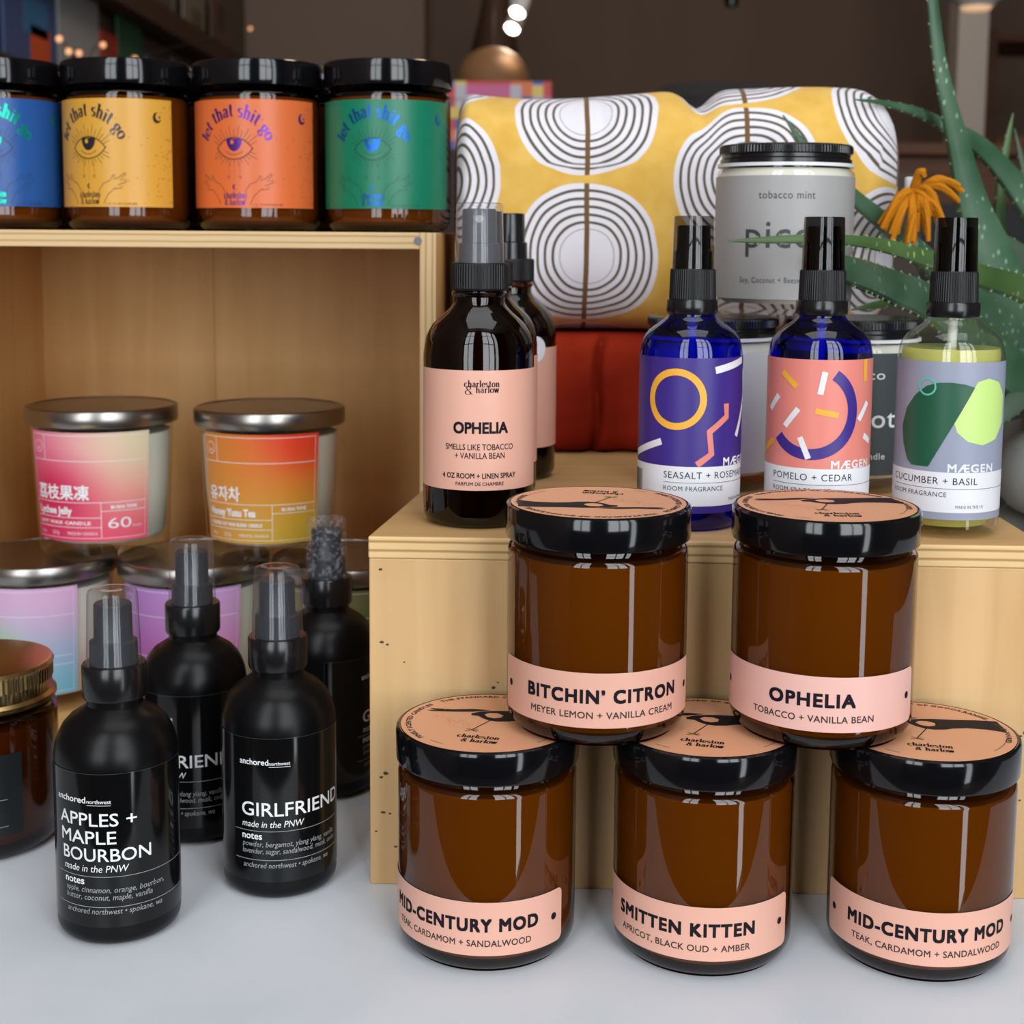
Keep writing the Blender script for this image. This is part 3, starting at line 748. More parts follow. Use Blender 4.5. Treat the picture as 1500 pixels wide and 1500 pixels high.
def black_bottle(loc, label, yaw, design, capmat='cap_clear', tilt=None):
    t = thing('spray_bottle', label, 'spray bottle', loc, face_cam(loc[0], loc[1])+rad(yaw), 'matte black spray bottles')
    part('bottle', 'black_bottle_body', blk_body, M['matte_black'], t)
    part('collar', 'black_bottle_collar', blk_collar, M['black_plastic'], t)
    part('spray_nozzle', 'black_bottle_nozzle', blk_nozzle, M['nozzle'], t)
    part('cap', 'black_bottle_cap' if capmat == 'cap_clear' else 'wet_cap', blk_cap, M[capmat], t, label='clear plastic cap')
    a = Art(); a.rect(-BR*rad(88), .0092, BR*rad(88), .0748, M['black_label'], 0)
    wi, gi = M['white_ink'], M['grey_ink']
    e = .0006
    a.line([(-BR*rad(87.6), .0092), (-BR*rad(87.6), .0746), (BR*rad(87.6), .0746), (BR*rad(87.6), .0092)], .00018, plain('label_edge', (.06, .06, .062), .4), .5)
    d = lambda g: BR*rad(g)
    if design == 'apples':
        a.text('anchored', d(-64), .0622, .0026, wi, 1, w=.0155, bold=.018); a.text('northwest', d(-28), .0622, .0016, wi, 1, w=.0100, bold=.01)
        a.line([(d(-28), .0614), (d(-6), .0614)], .0002, wi, 1)
        a.text('APPLES +', d(-60.5), .0526, .0053, wi, 1, w=.0345, bold=.012)
        a.text('MAPLE', d(-59), .0450, .0053, wi, 1, w=.0255, bold=.012)
        a.text('BOURBON', d(-57), .0376, .0053, wi, 1, w=.0388, bold=.012)
        a.text('made in the PNW', d(-56), .0330, .0029, wi, 1, shear=.2, w=.0290)
        a.line([(d(-66), .0310), (d(80), .0310)], .00025, gi, 1); a.line([(d(-66), .0180), (d(80), .0180)], .00025, gi, 1)
        a.text('notes', d(-55), .0275, .0030, wi, 1, w=.0100, bold=.02)
        a.text('apple, cinnamon, orange, bourbon,', d(-54), .0242, .0024, gi, 1, shear=.2, w=.0435, res=2)
        a.text('butter, coconut, maple, vanilla', d(-54), .0210, .0024, gi, 1, shear=.2, w=.0378, res=2)
        a.text('anchored northwest • spokane, wa', d(-53), .0150, .0024, gi, 1, shear=.2, w=.0420, res=2)
    else:
        a.text('anchored', d(-41), .0627, .0026, wi, 1, w=.0136, bold=.018); a.text('northwest', d(-10), .0627, .0015, wi, 1, w=.0092, bold=.01)
        a.line([(d(-10), .0619), (d(11), .0619)], .0002, wi, 1)
        a.text('GIRLFRIEND', d(-39), .0395, .0060, wi, 1, w=.0505, bold=.012)
        a.text('made in the PNW', d(-39), .0343, .0029, wi, 1, shear=.2, w=.0283)
        a.line([(d(-48), .0325), (d(82), .0325)], .00025, gi, 1); a.line([(d(-48), .0193), (d(82), .0193)], .00025, gi, 1)
        a.text('notes', d(-39), .0288, .0030, wi, 1, w=.0095, bold=.02)
        a.text('powder, bergamot, ylang ylang, vanilla,', d(-39), .0254, .0024, gi, 1, shear=.2, w=.0465, res=2)
        a.text('lavender, sugar, sandalwood, musk, cedar', d(-39), .0222, .0024, gi, 1, shear=.2, w=.0475, res=2)
        a.text('anchored northwest • spokane, wa', d(-38), .0157, .0024, gi, 1, shear=.2, w=.0410, res=2)
    a.build('label', t, cyl(BR), .0013, label='glossy black label')
    return t
m, nt, p = newmat('misted_spray_cap'); nt.nodes.remove(p); L = nt.links.new; out = nt.nodes['Material Output']
tr = N(nt, 'ShaderNodeBsdfTransparent'); df = N(nt, 'ShaderNodeBsdfDiffuse'); df.inputs[0].default_value = (.45, .45, .48, 1)
tc = N(nt, 'ShaderNodeTexCoord'); vz = N(nt, 'ShaderNodeTexNoise'); vz.inputs['Scale'].default_value = 420; vz.inputs['Detail'].default_value = 4
r = ramp(nt, [(.50, (.04, .04, .04)), (.70, (.40, .40, .40))]); mx = N(nt, 'ShaderNodeMixShader')
L(tc.outputs['Object'], vz.inputs['Vector']); L(vz.outputs['Fac'], r.inputs[0]); L(r.outputs[0], mx.inputs[0]); L(tr.outputs[0], mx.inputs[1]); L(df.outputs[0], mx.inputs[2]); L(mx.outputs[0], out.inputs[0])
M['mist'] = m
black_bottle((-.1666, .5930, 0), 'matte black spray bottle nearest the camera, fruit scent title in three lines on its label', 0, 'apples')
black_bottle((-.1047, .6362, 0), 'matte black spray bottle beside the riser, one-word white title on its label', 0, 'girl')
black_bottle((-.1557, .6935, 0), 'matte black spray bottle standing between the two front ones, label turned aside', -34, 'girl')
black_bottle((-.0972, .7500, 0), 'matte black spray bottle at the rear with a misted cap, close to the riser', 84, 'girl', 'mist')

# ================================================================== AMBER SPRAY BOTTLES (on the riser)
def amb_body(): return lathe(boston(BR, .0775, .0118, .1015, .104, .0055)+[(.0125, .1048), (.0127, .1058), (.0120, .1068), (.0115, .110)], 80)
def amb_liq(): return lathe([(0, .003), (.021, .003), (.0242, .007), (.0244, .074), (.0225, .083), (.015, .091), (.010, .096), (.0100, .104), (0, .104)], 48)
def amb_collar(): return lathe([(.0115, .1070), (.0126, .1071), (.0131, .1080), (.0131, .1186), (.0126, .1195), (0, .1195)], 240, (.1079, .1187, .00012, 60))
def amb_nozzle(): return lathe([(0, .1195), (.0096, .1195), (.0093, .1282), (.0081, .1288), (.0078, .1432), (.0072, .1440), (0, .1440)], 48)
def amb_cap(): return lathe([(.0114, .1197), (.0113, .1207), (.0107, .1455), (.0104, .1464), (.0097, .1467), (0, .1467)], 64)
def amber_spray(loc, label, yaw, cap, front=True):
    t = thing('spray_bottle', label, 'spray bottle', loc, face_cam(loc[0], loc[1])+rad(yaw), 'amber spray bottles in a file on the riser')
    part('bottle', 'amber_spray_body', amb_body, M['amber_dark'], t)
    part('liquid', 'amber_spray_liquid', amb_liq, M['dark_liquid'], t)
    part('collar', 'amber_spray_collar', amb_collar, M['ribbed_black'], t, smooth=False)
    nz_ = part('spray_nozzle', 'amber_spray_nozzle'+str(cap), amb_nozzle, M['nozzle_grey' if cap else 'black_plastic'], t)
    if cap:
        part('cap', 'amber_spray_cap', amb_cap, M['frost'], t, label='clear plastic cap')
        hb = lathe([(0, 0), (.0017, 0), (.0019, .0003), (.0015, .0008), (0, .0008)], 16)
        bmesh.ops.rotate(hb, verts=hb.verts[:], cent=(0, 0, 0), matrix=Matrix.Rotation(rad(90), 3, 'X'))
        obj('spray_hole', hb, plain('pale_nozzle_insert', (.35, .35, .37), .4), nz_, True, (0, -.0077, .1392))
    a = Art(); a.rect(-BR*rad(82), .0180, BR*rad(84), .0722, M['peach'], 0, .0012)
    if front:
        ik, c = M['ink'], BR*rad(2)
        a.serif('charleston', c+.0006, .0648, .0019, ik, 1, w=.0160, th=.3); a.serif('&', c-.0052, .0615, .0026, ik, 1, w=.0036, th=.2); a.serif('harlow', c+.0030, .0622, .0019, ik, 1, w=.0104, th=.3)
        a.text('OPHELIA', c+.0002, .0440, .0048, ik, 1, 'c', .05, w=.0248)
        a.text('SMELLS LIKE TOBACCO', c-.0004, .0364, .0026, ik, 1, 'c', .012, w=.0318); a.text('+ VANILLA BEAN', c-.0002, .0325, .0026, ik, 1, 'c', .012, w=.0228)
        a.text('4 OZ ROOM + LINEN SPRAY', c-.0004, .0235, .0023, ik, 1, 'c', .03, w=.0350); a.text('PARFUM DE CHAMBRE', c-.0002, .0202, .0016, ik, 1, 'c', .02, w=.0220, res=2)
    a.build('label', t, cyl(BR), .0013)
    return t
RZ = CZ+.0003
amber_spray((-.0155, .6685, RZ), 'dark amber spray bottle with peach label and clear cap, at the front of its file', 0, True)
amber_spray((-.0130, .7360, RZ), 'uncapped dark amber spray bottle, second of its file, almost hidden by the front one', 55, False, False)
t = amber_spray((-.0016, .7975, RZ), 'uncapped dark amber spray bottle with round white sticker, last of its file on the riser', 14, False, False)
a = Art(); a.disc(BR*rad(18), .0715, .0070, M['white_paper'], 0, 28)
a.build('sticker', t, lambda u, v, h: Vector(((BR+.0006+h)*sin(u/BR), -(BR+.0006+h)*cos(u/BR), v)), .0015, label='round white sticker')

# ================================================================== ROOM FRAGRANCE BOTTLES
FR = .0234
def fr_body(): return lathe(boston(FR, .0795, .0108, .0968, .099, .0045), 80)
def fr_ring(): return lathe([(.0108, .0972), (.0113, .0972), (.0117, .0979), (.0117, .1031), (.0113, .1038), (0, .1038)], 64)
def fr_collar(): return lathe([(0, .1038), (.0106, .1038), (.0106, .1042), (.0102, .1170), (.0099, .1176), (0, .1176)], 240, (.1041, .1171, .00010, 60))
def fr_cap(): return lathe([(.0098, .1177), (.0097, .1182), (.0091, .1408), (.0088, .1414), (0, .1414)], 64)
def fr_nozzle(): return lathe([(0, .1176), (.0088, .1176), (.0086, .1255), (.0077, .1262), (.0075, .1365), (.0068, .1372), (0, .1372)], 40)
def fr_tube(): return lathe([(.0022, .006), (.0022, .097)], 16)
def zc(ax, r, yb, sc_):
    def f(X, Y):
        px = X/2.5+900; s = max(-.995, min(.995, (px-ax)/r)); return (FR*math.asin(s), (yb-(Y/2.5+280))/sc_+.0003)
    return f
def frag(loc, label, glassm, bg, draw, x_title, title, tw, liquid, cap_m, strip):
    t = thing('fragrance_spray_bottle', label, 'spray bottle', loc, face_cam(loc[0], loc[1]), 'room fragrance spray bottles on the riser')
    part('bottle', 'fragrance_body_'+glassm, fr_body, M[glassm], t)
    if liquid:
        obj('oil', lathe([(0, .0045), (.0185, .0045), (.0214, .008), (.0216, .0815), (.0212, .0836), (0, .0836)], 56), M['oil'], t)
    part('dip_tube', 'fragrance_tube', fr_tube, plain('dip_tube_plastic', (.55, .56, .50), .4), t)
    part('neck_ring', 'fragrance_ring', fr_ring, M['black_plastic'], t)
    part('collar', 'fragrance_collar', fr_collar, M['ribbed_black'], t, smooth=False)
    part('spray_nozzle', 'fragrance_nozzle', fr_nozzle, M['black_plastic'], t)
    part('cap', 'fragrance_cap_'+cap_m, fr_cap, M[cap_m], t)
    a = Art(); U = FR*rad(92)
    a.rect(-U, .0085, U, .0785, bg, 0); a.rect(-U, .0118, U, .0297, M['white_paper'], 1)
    if strip: a.rect(-U, .0085, U, .0117, strip, 1)
    draw(a)
    ik = M['ink']
    tx = FR*x_title
    a.text(title, tx, .0243, .0030, ik, 2, w=tw, space=1.1)
    a.line([(tx, .0224), (U, .0224)], .0002, ik, 2)
    a.text('ROOM FRAGRANCE', tx, .0187, .0021, ik, 2, w=.0278, space=1.1, res=2)
    a.text('100ml  3.4 oz', tx, .0137, .0013, M['ink_soft'], 2, w=.0095, res=1); a.text('MADE IN THE US', tx+.0318, .0137, .0014, M['ink_soft'], 2, w=.0130, res=1)
    V_ = tx+.0279
    a.text('MÆGEN', V_, .0300, .0034, M['white_paper'], 2.5, w=.0215, bold=.04, space=1.15)
    b0 = tx-.0275
    rg = random.Random(2); x = b0
    while x < tx-.0135:
        wd = rg.choice((.0003, .0005, .0009)); a.rect(x, .0160, x+wd, .0265, ik, 2); x += wd+rg.choice((.0003, .0006))
    a.build('label', t, cyl(FR), .0013)
    return t
yel, cor, blu, wht = plain('print_marigold', lin(236, 172, 52), .4), plain('print_coral', lin(222, 130, 118), .4), plain('print_indigo', lin(56, 38, 128), .4), M['white_paper']
def sea(a):
    z = zc(1009, 74, 779, 3210)
    a.ring(FR*rad(-15.5), .0600, .01225, .0031, yel, 2)
    a.line([z(398, 785), z(400, 832), z(342, 885), z(350, 965), z(300, 1004)], .0030, cor, 2)
    for p0, p1, wd in (((358, 664), (450, 632), .0032), ((435, 908), (460, 770), .0026), ((90, 985), (175, 924), .0030), ((455, 668), (461, 740), .0022)): a.line([z(*p0), z(*p1)], wd, wht, 2)
def pom(a):
    z = zc(1201, 76, 784, 3210)
    a.line(arc2(-.0036, .0555, .0194, .0194, -142, 57, 40), .0050, blu, 2)
    for p0, p1 in (((772, 675), (757, 756)), ((612, 768), (584, 822)), ((682, 810), (636, 877)), ((690, 912), (722, 988)), ((921, 788), (893, 850)), ((912, 908), (933, 934))): a.line([z(*p0), z(*p1)], .0026, wht, 3)
    for p0, p1 in (((624, 680), (674, 732)), ((742, 815), (822, 830)), ((911, 632), (912, 712)), ((596, 934), (568, 976))): a.line([z(*p0), z(*p1)], .0026, yel, 3)
def cuc(a):
    z = zc(1391, 76, 791, 3190)
    a.poly([z(*q) for q in ((1245, 860), (1310, 745), (1322, 722), (1358, 711), (1392, 726), (1409, 775), (1409, 870), (1388, 928), (1345, 946), (1295, 932), (1258, 900))], plain('print_lime', lin(196, 226, 132), .4), 2)
    a.poly([z(*q) for q in ((1312, 742), (1280, 731), (1235, 725), (1190, 727), (1150, 740), (1112, 775), (1084, 825), (1071, 890), (1076, 950), (1092, 1010), (1108, 1026), (1165, 1026))], plain('print_forest', lin(22, 84, 60), .4), 3)
    a.ring(*z(1152, 743), .0036, .0008, plain('print_teal', lin(96, 186, 168), .4), 4, n=24)
frag((.0822, .6650, RZ), 'cobalt blue spray bottle with indigo and yellow ring label on the riser', 'cobalt', blu, sea, rad(-28), 'SEASALT + ROSEMARY', .0460, False, 'smoke', None)
frag((.1408, .6615, RZ), 'cobalt blue spray bottle with coral label and indigo arc on the riser', 'cobalt', cor, pom, rad(-53), 'POMELO + CEDAR', .0384, False, 'smoke_dark', None)
frag((.1984, .6540, RZ), 'clear spray bottle of yellow oil with grey and green label on the riser', 'glass', plain('print_lavender_grey', lin(146, 152, 172), .4), cuc, rad(-67), 'CUCUMBER + BASIL', .0413, True, 'smoke_dark', None)

# ================================================================== CLEAR JAR CANDLES WITH KNURLED BLACK LIDS
QR = .0362
def q_glass(): return lathe([(0, .002), (.030, .002), (.032, 0)]+arcp(QR-.006, .006, .006, -80, 0, 6)+[(QR, .0745)]+arcp(QR-.003, .0745, .003, 10, 85, 4)+[(.0335, .0785)], 88)
def q_wax(): return lathe([(0, .0075), (.031, .0075), (.0345, .0105), (.0348, .0740), (.0330, .0774), (0, .0774)], 64)
def q_ring(): return lathe([(.0335, .0783), (.0358, .0783), (.0358, .0800), (.0335, .0800)], 88)
def q_lid(): return lathe([(.0330, .0800), (.0345, .0800), (.0345, .0822), (.0337, .0830), (.0337, .0846), (.0346, .0852), (.0348, .0856), (.0348, .0888), (.0340, .0898), (.0325, .0900), (0, .0898)], 480, (.0855, .0889, .00022, 120))
def pico(loc, label, paper, ink, texts, yaw=0):
    t = thing('clear_candle_jar', label, 'candle', loc, face_cam(loc[0], loc[1])+rad(yaw), 'clear candle jars with knurled black lids on the riser')
    part('jar_glass', 'pico_glass', q_glass, M['glass'], t); part('wax', 'pico_wax', q_wax, M['soy_wax'], t)
    part('seal_ring', 'pico_ring', q_ring, M['white_plastic'], t); part('lid', 'pico_lid', q_lid, M['black_plastic'], t, smooth=False)
    a = Art(); a.rect(-QR*rad(100), .0100, QR*rad(100), .0733, paper, 0)
    for s, ang, y, cap, wd in texts: a.text(s, QR*rad(ang), y, cap, ink, 1, 'c', .008, 0, 1.08, wd)
    a.build('label', t, cyl(QR), .0016)
    return t
pico((.1076, .7790, RZ), 'clear candle jar with plain white label behind the indigo label bottle', plain('print_offwhite', lin(222, 220, 214), .45), M['grey_ink'], [], 0)
pico((.1822, .7770, RZ), 'clear candle jar with charcoal label between the coral and the yellow oil bottles', plain('print_charcoal', lin(58, 66, 68), .5), M['white_ink'],
     (('pico', 15, .0600, .0046, .0165), ('apricot', 2, .0350, .0095, .0470), ('soy candle', 12, .0185, .0032, .0230)), 0)
pico((.1445, .7810, RZ+.0903), 'clear candle jar with grey label stacked on top of the two others', plain('print_warm_grey', lin(160, 158, 157), .45), plain('ink_slate', lin(60, 62, 66), .5),
     (('tobacco mint', 2, .0615, .0038, .0290), ('pico', -3.5, .0365, .0140, .0355), ('Soy, Coconut + Beeswax', -8, .0185, .0028, .0360)), 0)

# ================================================================== TEXTILES ON THE RISER
def bundle(x0, x1, y0, y1, z0, z1, rc, nx, disp, uvs=True):
    """long soft roll: rounded-rectangle section swept along x"""
    sec = []
    q = 7
    for cx, cz, a in ((y0+rc, z0+rc, 270), (y0+rc, z1-rc, 180), (y1-rc, z1-rc, 90), (y1-rc, z0+rc, 360)):
        sec.append((cx, cz, a))
    pts = []
    for cx, cz, a in sec:
        for i in range(q+1): pts.append((cx+rc*cos(rad(a-90*i/q)), cz+rc*sin(rad(a-90*i/q))))
    # refine straight runs
    full = []
    for i, p0 in enumerate(pts):
        p1 = pts[(i+1) % len(pts)]; d = math.dist(p0, p1); m = max(1, int(d/.006))
        for k in range(m): full.append((p0[0]+(p1[0]-p0[0])*k/m, p0[1]+(p1[1]-p0[1])*k/m))
    # start the loop at front bottom
    arc = [0]
    for i in range(1, len(full)): arc.append(arc[-1]+math.dist(full[i-1], full[i]))
    b = bmesh.new(); uvl = b.loops.layers.uv.new('UVMap'); cy, cz = (y0+y1)/2, (z0+z1)/2
    ends = 5; cols = []
    xs = [(x0+(x1-x0)*i/nx) for i in range(nx+1)]
    prof = []
    er = min(rc, .03)
    for i, x in enumerate(xs):
        e = min((x-x0)*3, x1-x); k = 1.0
        if e < er: k = 1-(er-math.sqrt(max(0, er*er-(er-e)**2)))/((z1-z0)/2)
        prof.append(k)
    for x, k in zip(xs, prof):
        col = []
        for (y, z), s in zip(full, arc):
            yy, zz = cy+(y-cy)*k, cz+(z-cz)*k
            dy, dz = disp(x, s, (yy-cy), (zz-cz)); v = b.verts.new((x, yy+dy, zz+dz)); col.append((v, (x, s)))
        cols.append(col)
    n = len(full)
    for A, B in zip(cols, cols[1:]):
        for i in range(n):
            j = (i+1) % n
            f = b.faces.new((A[i][0], B[i][0], B[j][0], A[j][0]))
            us = [A[i][1], B[i][1], B[j][1], A[j][1]]
            for l, (ux, us_) in zip(f.loops, us):
                sv = us_ if not (j == 0 and us_ == 0) else arc[-1]+math.dist(full[-1], full[0])
                l[uvl].uv = (ux, sv)
    b.faces.new([c[0] for c in cols[0]]); b.faces.new([c[0] for c in cols[-1]][::-1])
    bmesh.ops.recalc_face_normals(b, faces=b.faces[:])
    return b
from mathutils import noise
def nz3(x, y, z): return noise.noise(Vector((x, y, z)))
def red_disp(x, s, dy, dz):
    f = .0025*nz3(x*14, s*9, 1)
    if dy < 0: f += .008*math.exp(-((x-.052-.22*dz+.05*math.sin(dz*60)*.1)/.0026)**2)+.004*math.exp(-((x-.064+.1*dz)/.006)**2)*max(0, -dz/.03)
    return (f, .0015*nz3(x*10, s*10, 5) if dz > 0 else 0)
m, nt, p = newmat('brick_red_cloth'); L = nt.links.new
tc = N(nt, 'ShaderNodeTexCoord'); nz_ = N(nt, 'ShaderNodeTexNoise'); nz_.inputs['Scale'].default_value = 30; r = ramp(nt, [(.3, lin(136, 34, 18)), (.7, lin(168, 50, 26))])
L(tc.outputs['Object'], nz_.inputs['Vector']); L(nz_.outputs['Fac'], r.inputs[0]); L(r.outputs[0], p.inputs['Base Color']); p.inputs['Roughness'].default_value = .9; p.inputs['Specular IOR Level'].default_value = .1
red = obj('folded_throw', bundle(-.030, .205, .876, 1.03, CZ+.0005, .2340, .012, 150, red_disp), m, None)
tag(red, 'folded brick red cloth under the yellow patterned quilt', 'blanket')

m, nt, p = newmat('yellow_ring_quilt'); L = nt.links.new
uv = N(nt, 'ShaderNodeUVMap'); uv.uv_map = 'UVMap'; sp = N(nt, 'ShaderNodeSeparateXYZ'); L(uv.outputs[0], sp.inputs[0])
def mth(op, a, b=None, c=None):
    n_ = N(nt, 'ShaderNodeMath', operation=op)
    for i, v in enumerate((a, b, c)):
        if v is None: continue
        if isinstance(v, (int, float)): n_.inputs[i].default_value = v
        else: L(v, n_.inputs[i])
    return n_.outputs[0]
CW, CH = .0945, .0925
U0, V0 = .0435, .069
wn = N(nt, 'ShaderNodeTexNoise'); wn.inputs['Scale'].default_value = 20; wn.inputs['Detail'].default_value = 2; L(uv.outputs[0], wn.inputs['Vector'])
wob = mth('MULTIPLY', mth('SUBTRACT', wn.outputs['Fac'], .5), .15)
cu_ = mth('ADD', mth('DIVIDE', mth('SUBTRACT', sp.outputs[0], U0), CW), .5)
ci = mth('FLOOR', cu_); fu = mth('SUBTRACT', mth('SUBTRACT', cu_, ci), .5)
odd = mth('ABSOLUTE', mth('SUBTRACT', mth('MODULO', mth('ADD', ci, 100), 2), 0))
cv_ = mth('ADD', mth('ADD', mth('DIVIDE', mth('SUBTRACT', sp.outputs[1], V0), CH), .5), mth('MULTIPLY', odd, .5))
cj = mth('FLOOR', cv_); fv = mth('SUBTRACT', mth('SUBTRACT', cv_, cj), .5)
# distance in a slightly squared oval
au, av = mth('ABSOLUTE', mth('DIVIDE', fu, .455)), mth('ABSOLUTE', mth('DIVIDE', fv, .475))
pw = 2.15
dist = mth('ADD', mth('POWER', mth('ADD', mth('POWER', au, pw), mth('POWER', av, pw)), 1/pw), wob)
inside = mth('LESS_THAN', dist, 1.0)
rings = mth('GREATER_THAN', mth('SINE', mth('MULTIPLY', mth('ADD', dist, .012), 2*PI*9)), .46)
band = mth('MULTIPLY', rings, mth('MULTIPLY', mth('GREATER_THAN', dist, .36), mth('LESS_THAN', dist, .965)))
stem = mth('LESS_THAN', mth('ABSOLUTE', mth('ADD', fu, mth('MULTIPLY', wob, .15))), .016)
stem = mth('MULTIPLY', stem, inside)
fine = N(nt, 'ShaderNodeTexNoise'); fine.inputs['Scale'].default_value = 60; L(uv.outputs[0], fine.inputs['Vector'])
ry = ramp(nt, [(.3, lin(212, 166, 74)), (.7, lin(224, 182, 94))]); L(fine.outputs['Fac'], ry.inputs[0])
def mixc(f, a, b):
    x = N(nt, 'ShaderNodeMix', data_type='RGBA'); L(f, x.inputs[0])
    for s_, v in ((x.inputs[6], a), (x.inputs[7], b)):
        if isinstance(v, tuple): s_.default_value = v
        else: L(v, s_)
    return x.outputs[2]
c1 = mixc(inside, ry.outputs[0], lin(222, 218, 224)); c2 = mixc(band, c1, lin(92, 82, 70)); c3 = mixc(stem, c2, lin(112, 84, 54))
L(c3, p.inputs['Base Color']); p.inputs['Roughness'].default_value = .85; p.inputs['Specular IOR Level'].default_value = .15; p.inputs['Sheen Weight'].default_value = .1
wv = N(nt, 'ShaderNodeTexNoise'); wv.inputs['Scale'].default_value = 900; L(uv.outputs[0], wv.inputs['Vector']); bp = N(nt, 'ShaderNodeBump'); bp.inputs['Strength'].default_value = .2; bp.inputs['Distance'].default_value = .0006
L(wv.outputs['Fac'], bp.inputs['Height']); L(bp.outputs[0], p.inputs['Normal'])
def quilt_disp(x, s, dy, dz):
    f = .006*nz3(x*9, s*7, 3)+.0025*nz3(x*24, s*20, 9)
    g = 0
    if dz > .03: g = .010*nz3(x*8+4, dy*9, 2)-.012*math.exp(-((x-.112)/.010)**2)*max(0, (dz-.03)/.045)
    if dy < -.05: f += .0030*math.exp(-((x-.052)/.004)**2)*max(0, dz/.07)
    return (f, g if dz > -.05 else .0)
quilt = thing('folded_quilt', 'folded mustard yellow quilt with white ringed ovals, on the red cloth', 'blanket', (0, 0, .2355))
bq = bundle(-.0362, .236, .868, 1.045, 0, .146, .042, 110, quilt_disp)
obj('quilt_body', bq, m, quilt)
# mustard tassel at the right end
tas = bmesh.new(); rg = random.Random(4)
K = Vector((.2325, .858, .3195-.2355))
ends_ = [((.2140, .850, .2995), 5), ((.2170, .851, .3050), 4), ((.2200, .849, .2930), 5), ((.2295, .848, .2925), 5), ((.2370, .849, .2945), 5), ((.2475, .850, .2995), 4), ((.2565, .852, .3215), 5), ((.2550, .853, .3165), 4), ((.2360, .853, .3310), 3), ((.2445, .851, .3075), 4)]
for (ex, ey, ez), cnt in ends_:
    E_ = Vector((ex, ey, ez-.2355))
    for i in range(cnt):
        e2 = E_+Vector((rg.uniform(-.003, .003), rg.uniform(-.004, .004), rg.uniform(-.003, .003)))
        mid = (K+e2)/2+Vector((rg.uniform(-.002, .002), -.004, .006+rg.uniform(-.001, .002)))
        pts = smooth_path([tuple(K+Vector((rg.uniform(-.002, .002), 0, rg.uniform(-.002, .002)))), tuple(mid), tuple(e2)], 6)
        tube(pts, [.0013+.0006*sin(PI*j/(len(pts)-1)) for j in range(len(pts))], 6, bm=tas)
bmesh.ops.translate(tas, verts=tas.verts[:], vec=(-.0015, -.010, 0))
obj('tassel', tas, plain('mustard_yarn', lin(182, 114, 22), .9, spec=.1, bump=.6, bscale=900), quilt, label='mustard yarn tassel')
obj('corner_tag', box(.2290, .2350, .8545, .8600, .318-.2355, .329-.2355, .0008), plain('white_cloth_tag', (.7, .72, .76), .8), quilt)

# ================================================================== ALOE IN A BUBBLE POT
def aloe_skin(name, c0, c1, c2):
    m, nt, p = newmat(name); L = nt.links.new
    tc = N(nt, 'ShaderNodeTexCoord'); vr = N(nt, 'ShaderNodeTexVoronoi'); vr.inputs['Scale'].default_value = 230; 
    mp = N(nt, 'ShaderNodeMapping'); mp.inputs['Scale'].default_value = (1, 1, .5); L(tc.outputs['Object'], mp.inputs[0]); L(mp.outputs[0], vr.inputs['Vector'])
    cn = N(nt, 'ShaderNodeTexNoise'); cn.inputs['Scale'].default_value = 22; L(tc.outputs['Object'], cn.inputs['Vector'])
    base = ramp(nt, [(.3, c0), (.7, c1)]); L(cn.outputs['Fac'], base.inputs[0])
    sel = N(nt, 'ShaderNodeMath', operation='LESS_THAN'); sel.inputs[1].default_value = .20; L(vr.outputs['Distance'], sel.inputs[0])
    g2 = N(nt, 'ShaderNodeMath', operation='GREATER_THAN'); g2.inputs[1].default_value = .47; L(cn.outputs['Fac'], g2.inputs[0])
    fl = N(nt, 'ShaderNodeMath', operation='MULTIPLY'); L(sel.outputs[0], fl.inputs[0]); L(g2.outputs[0], fl.inputs[1])
    mx = N(nt, 'ShaderNodeMix', data_type='RGBA'); L(fl.outputs[0], mx.inputs[0]); L(base.outputs[0], mx.inputs[6]); mx.inputs[7].default_value = c2
    L(mx.outputs[2], p.inputs['Base Color']); p.inputs['Roughness'].default_value = .42
    return m
M['aloe'] = aloe_skin('aloe_skin', lin(44, 80, 54), lin(82, 112, 88), lin(132, 160, 130))
M['aloe_bright'] = aloe_skin('aloe_young_skin', lin(58, 88, 44), lin(78, 106, 60), lin(140, 158, 96))
M['aloe_dark'] = plain('aloe_old_skin', lin(66, 84, 66), .55, bump=.2, bscale=60)
M['spine'] = plain('aloe_spine', lin(140, 152, 104), .5)
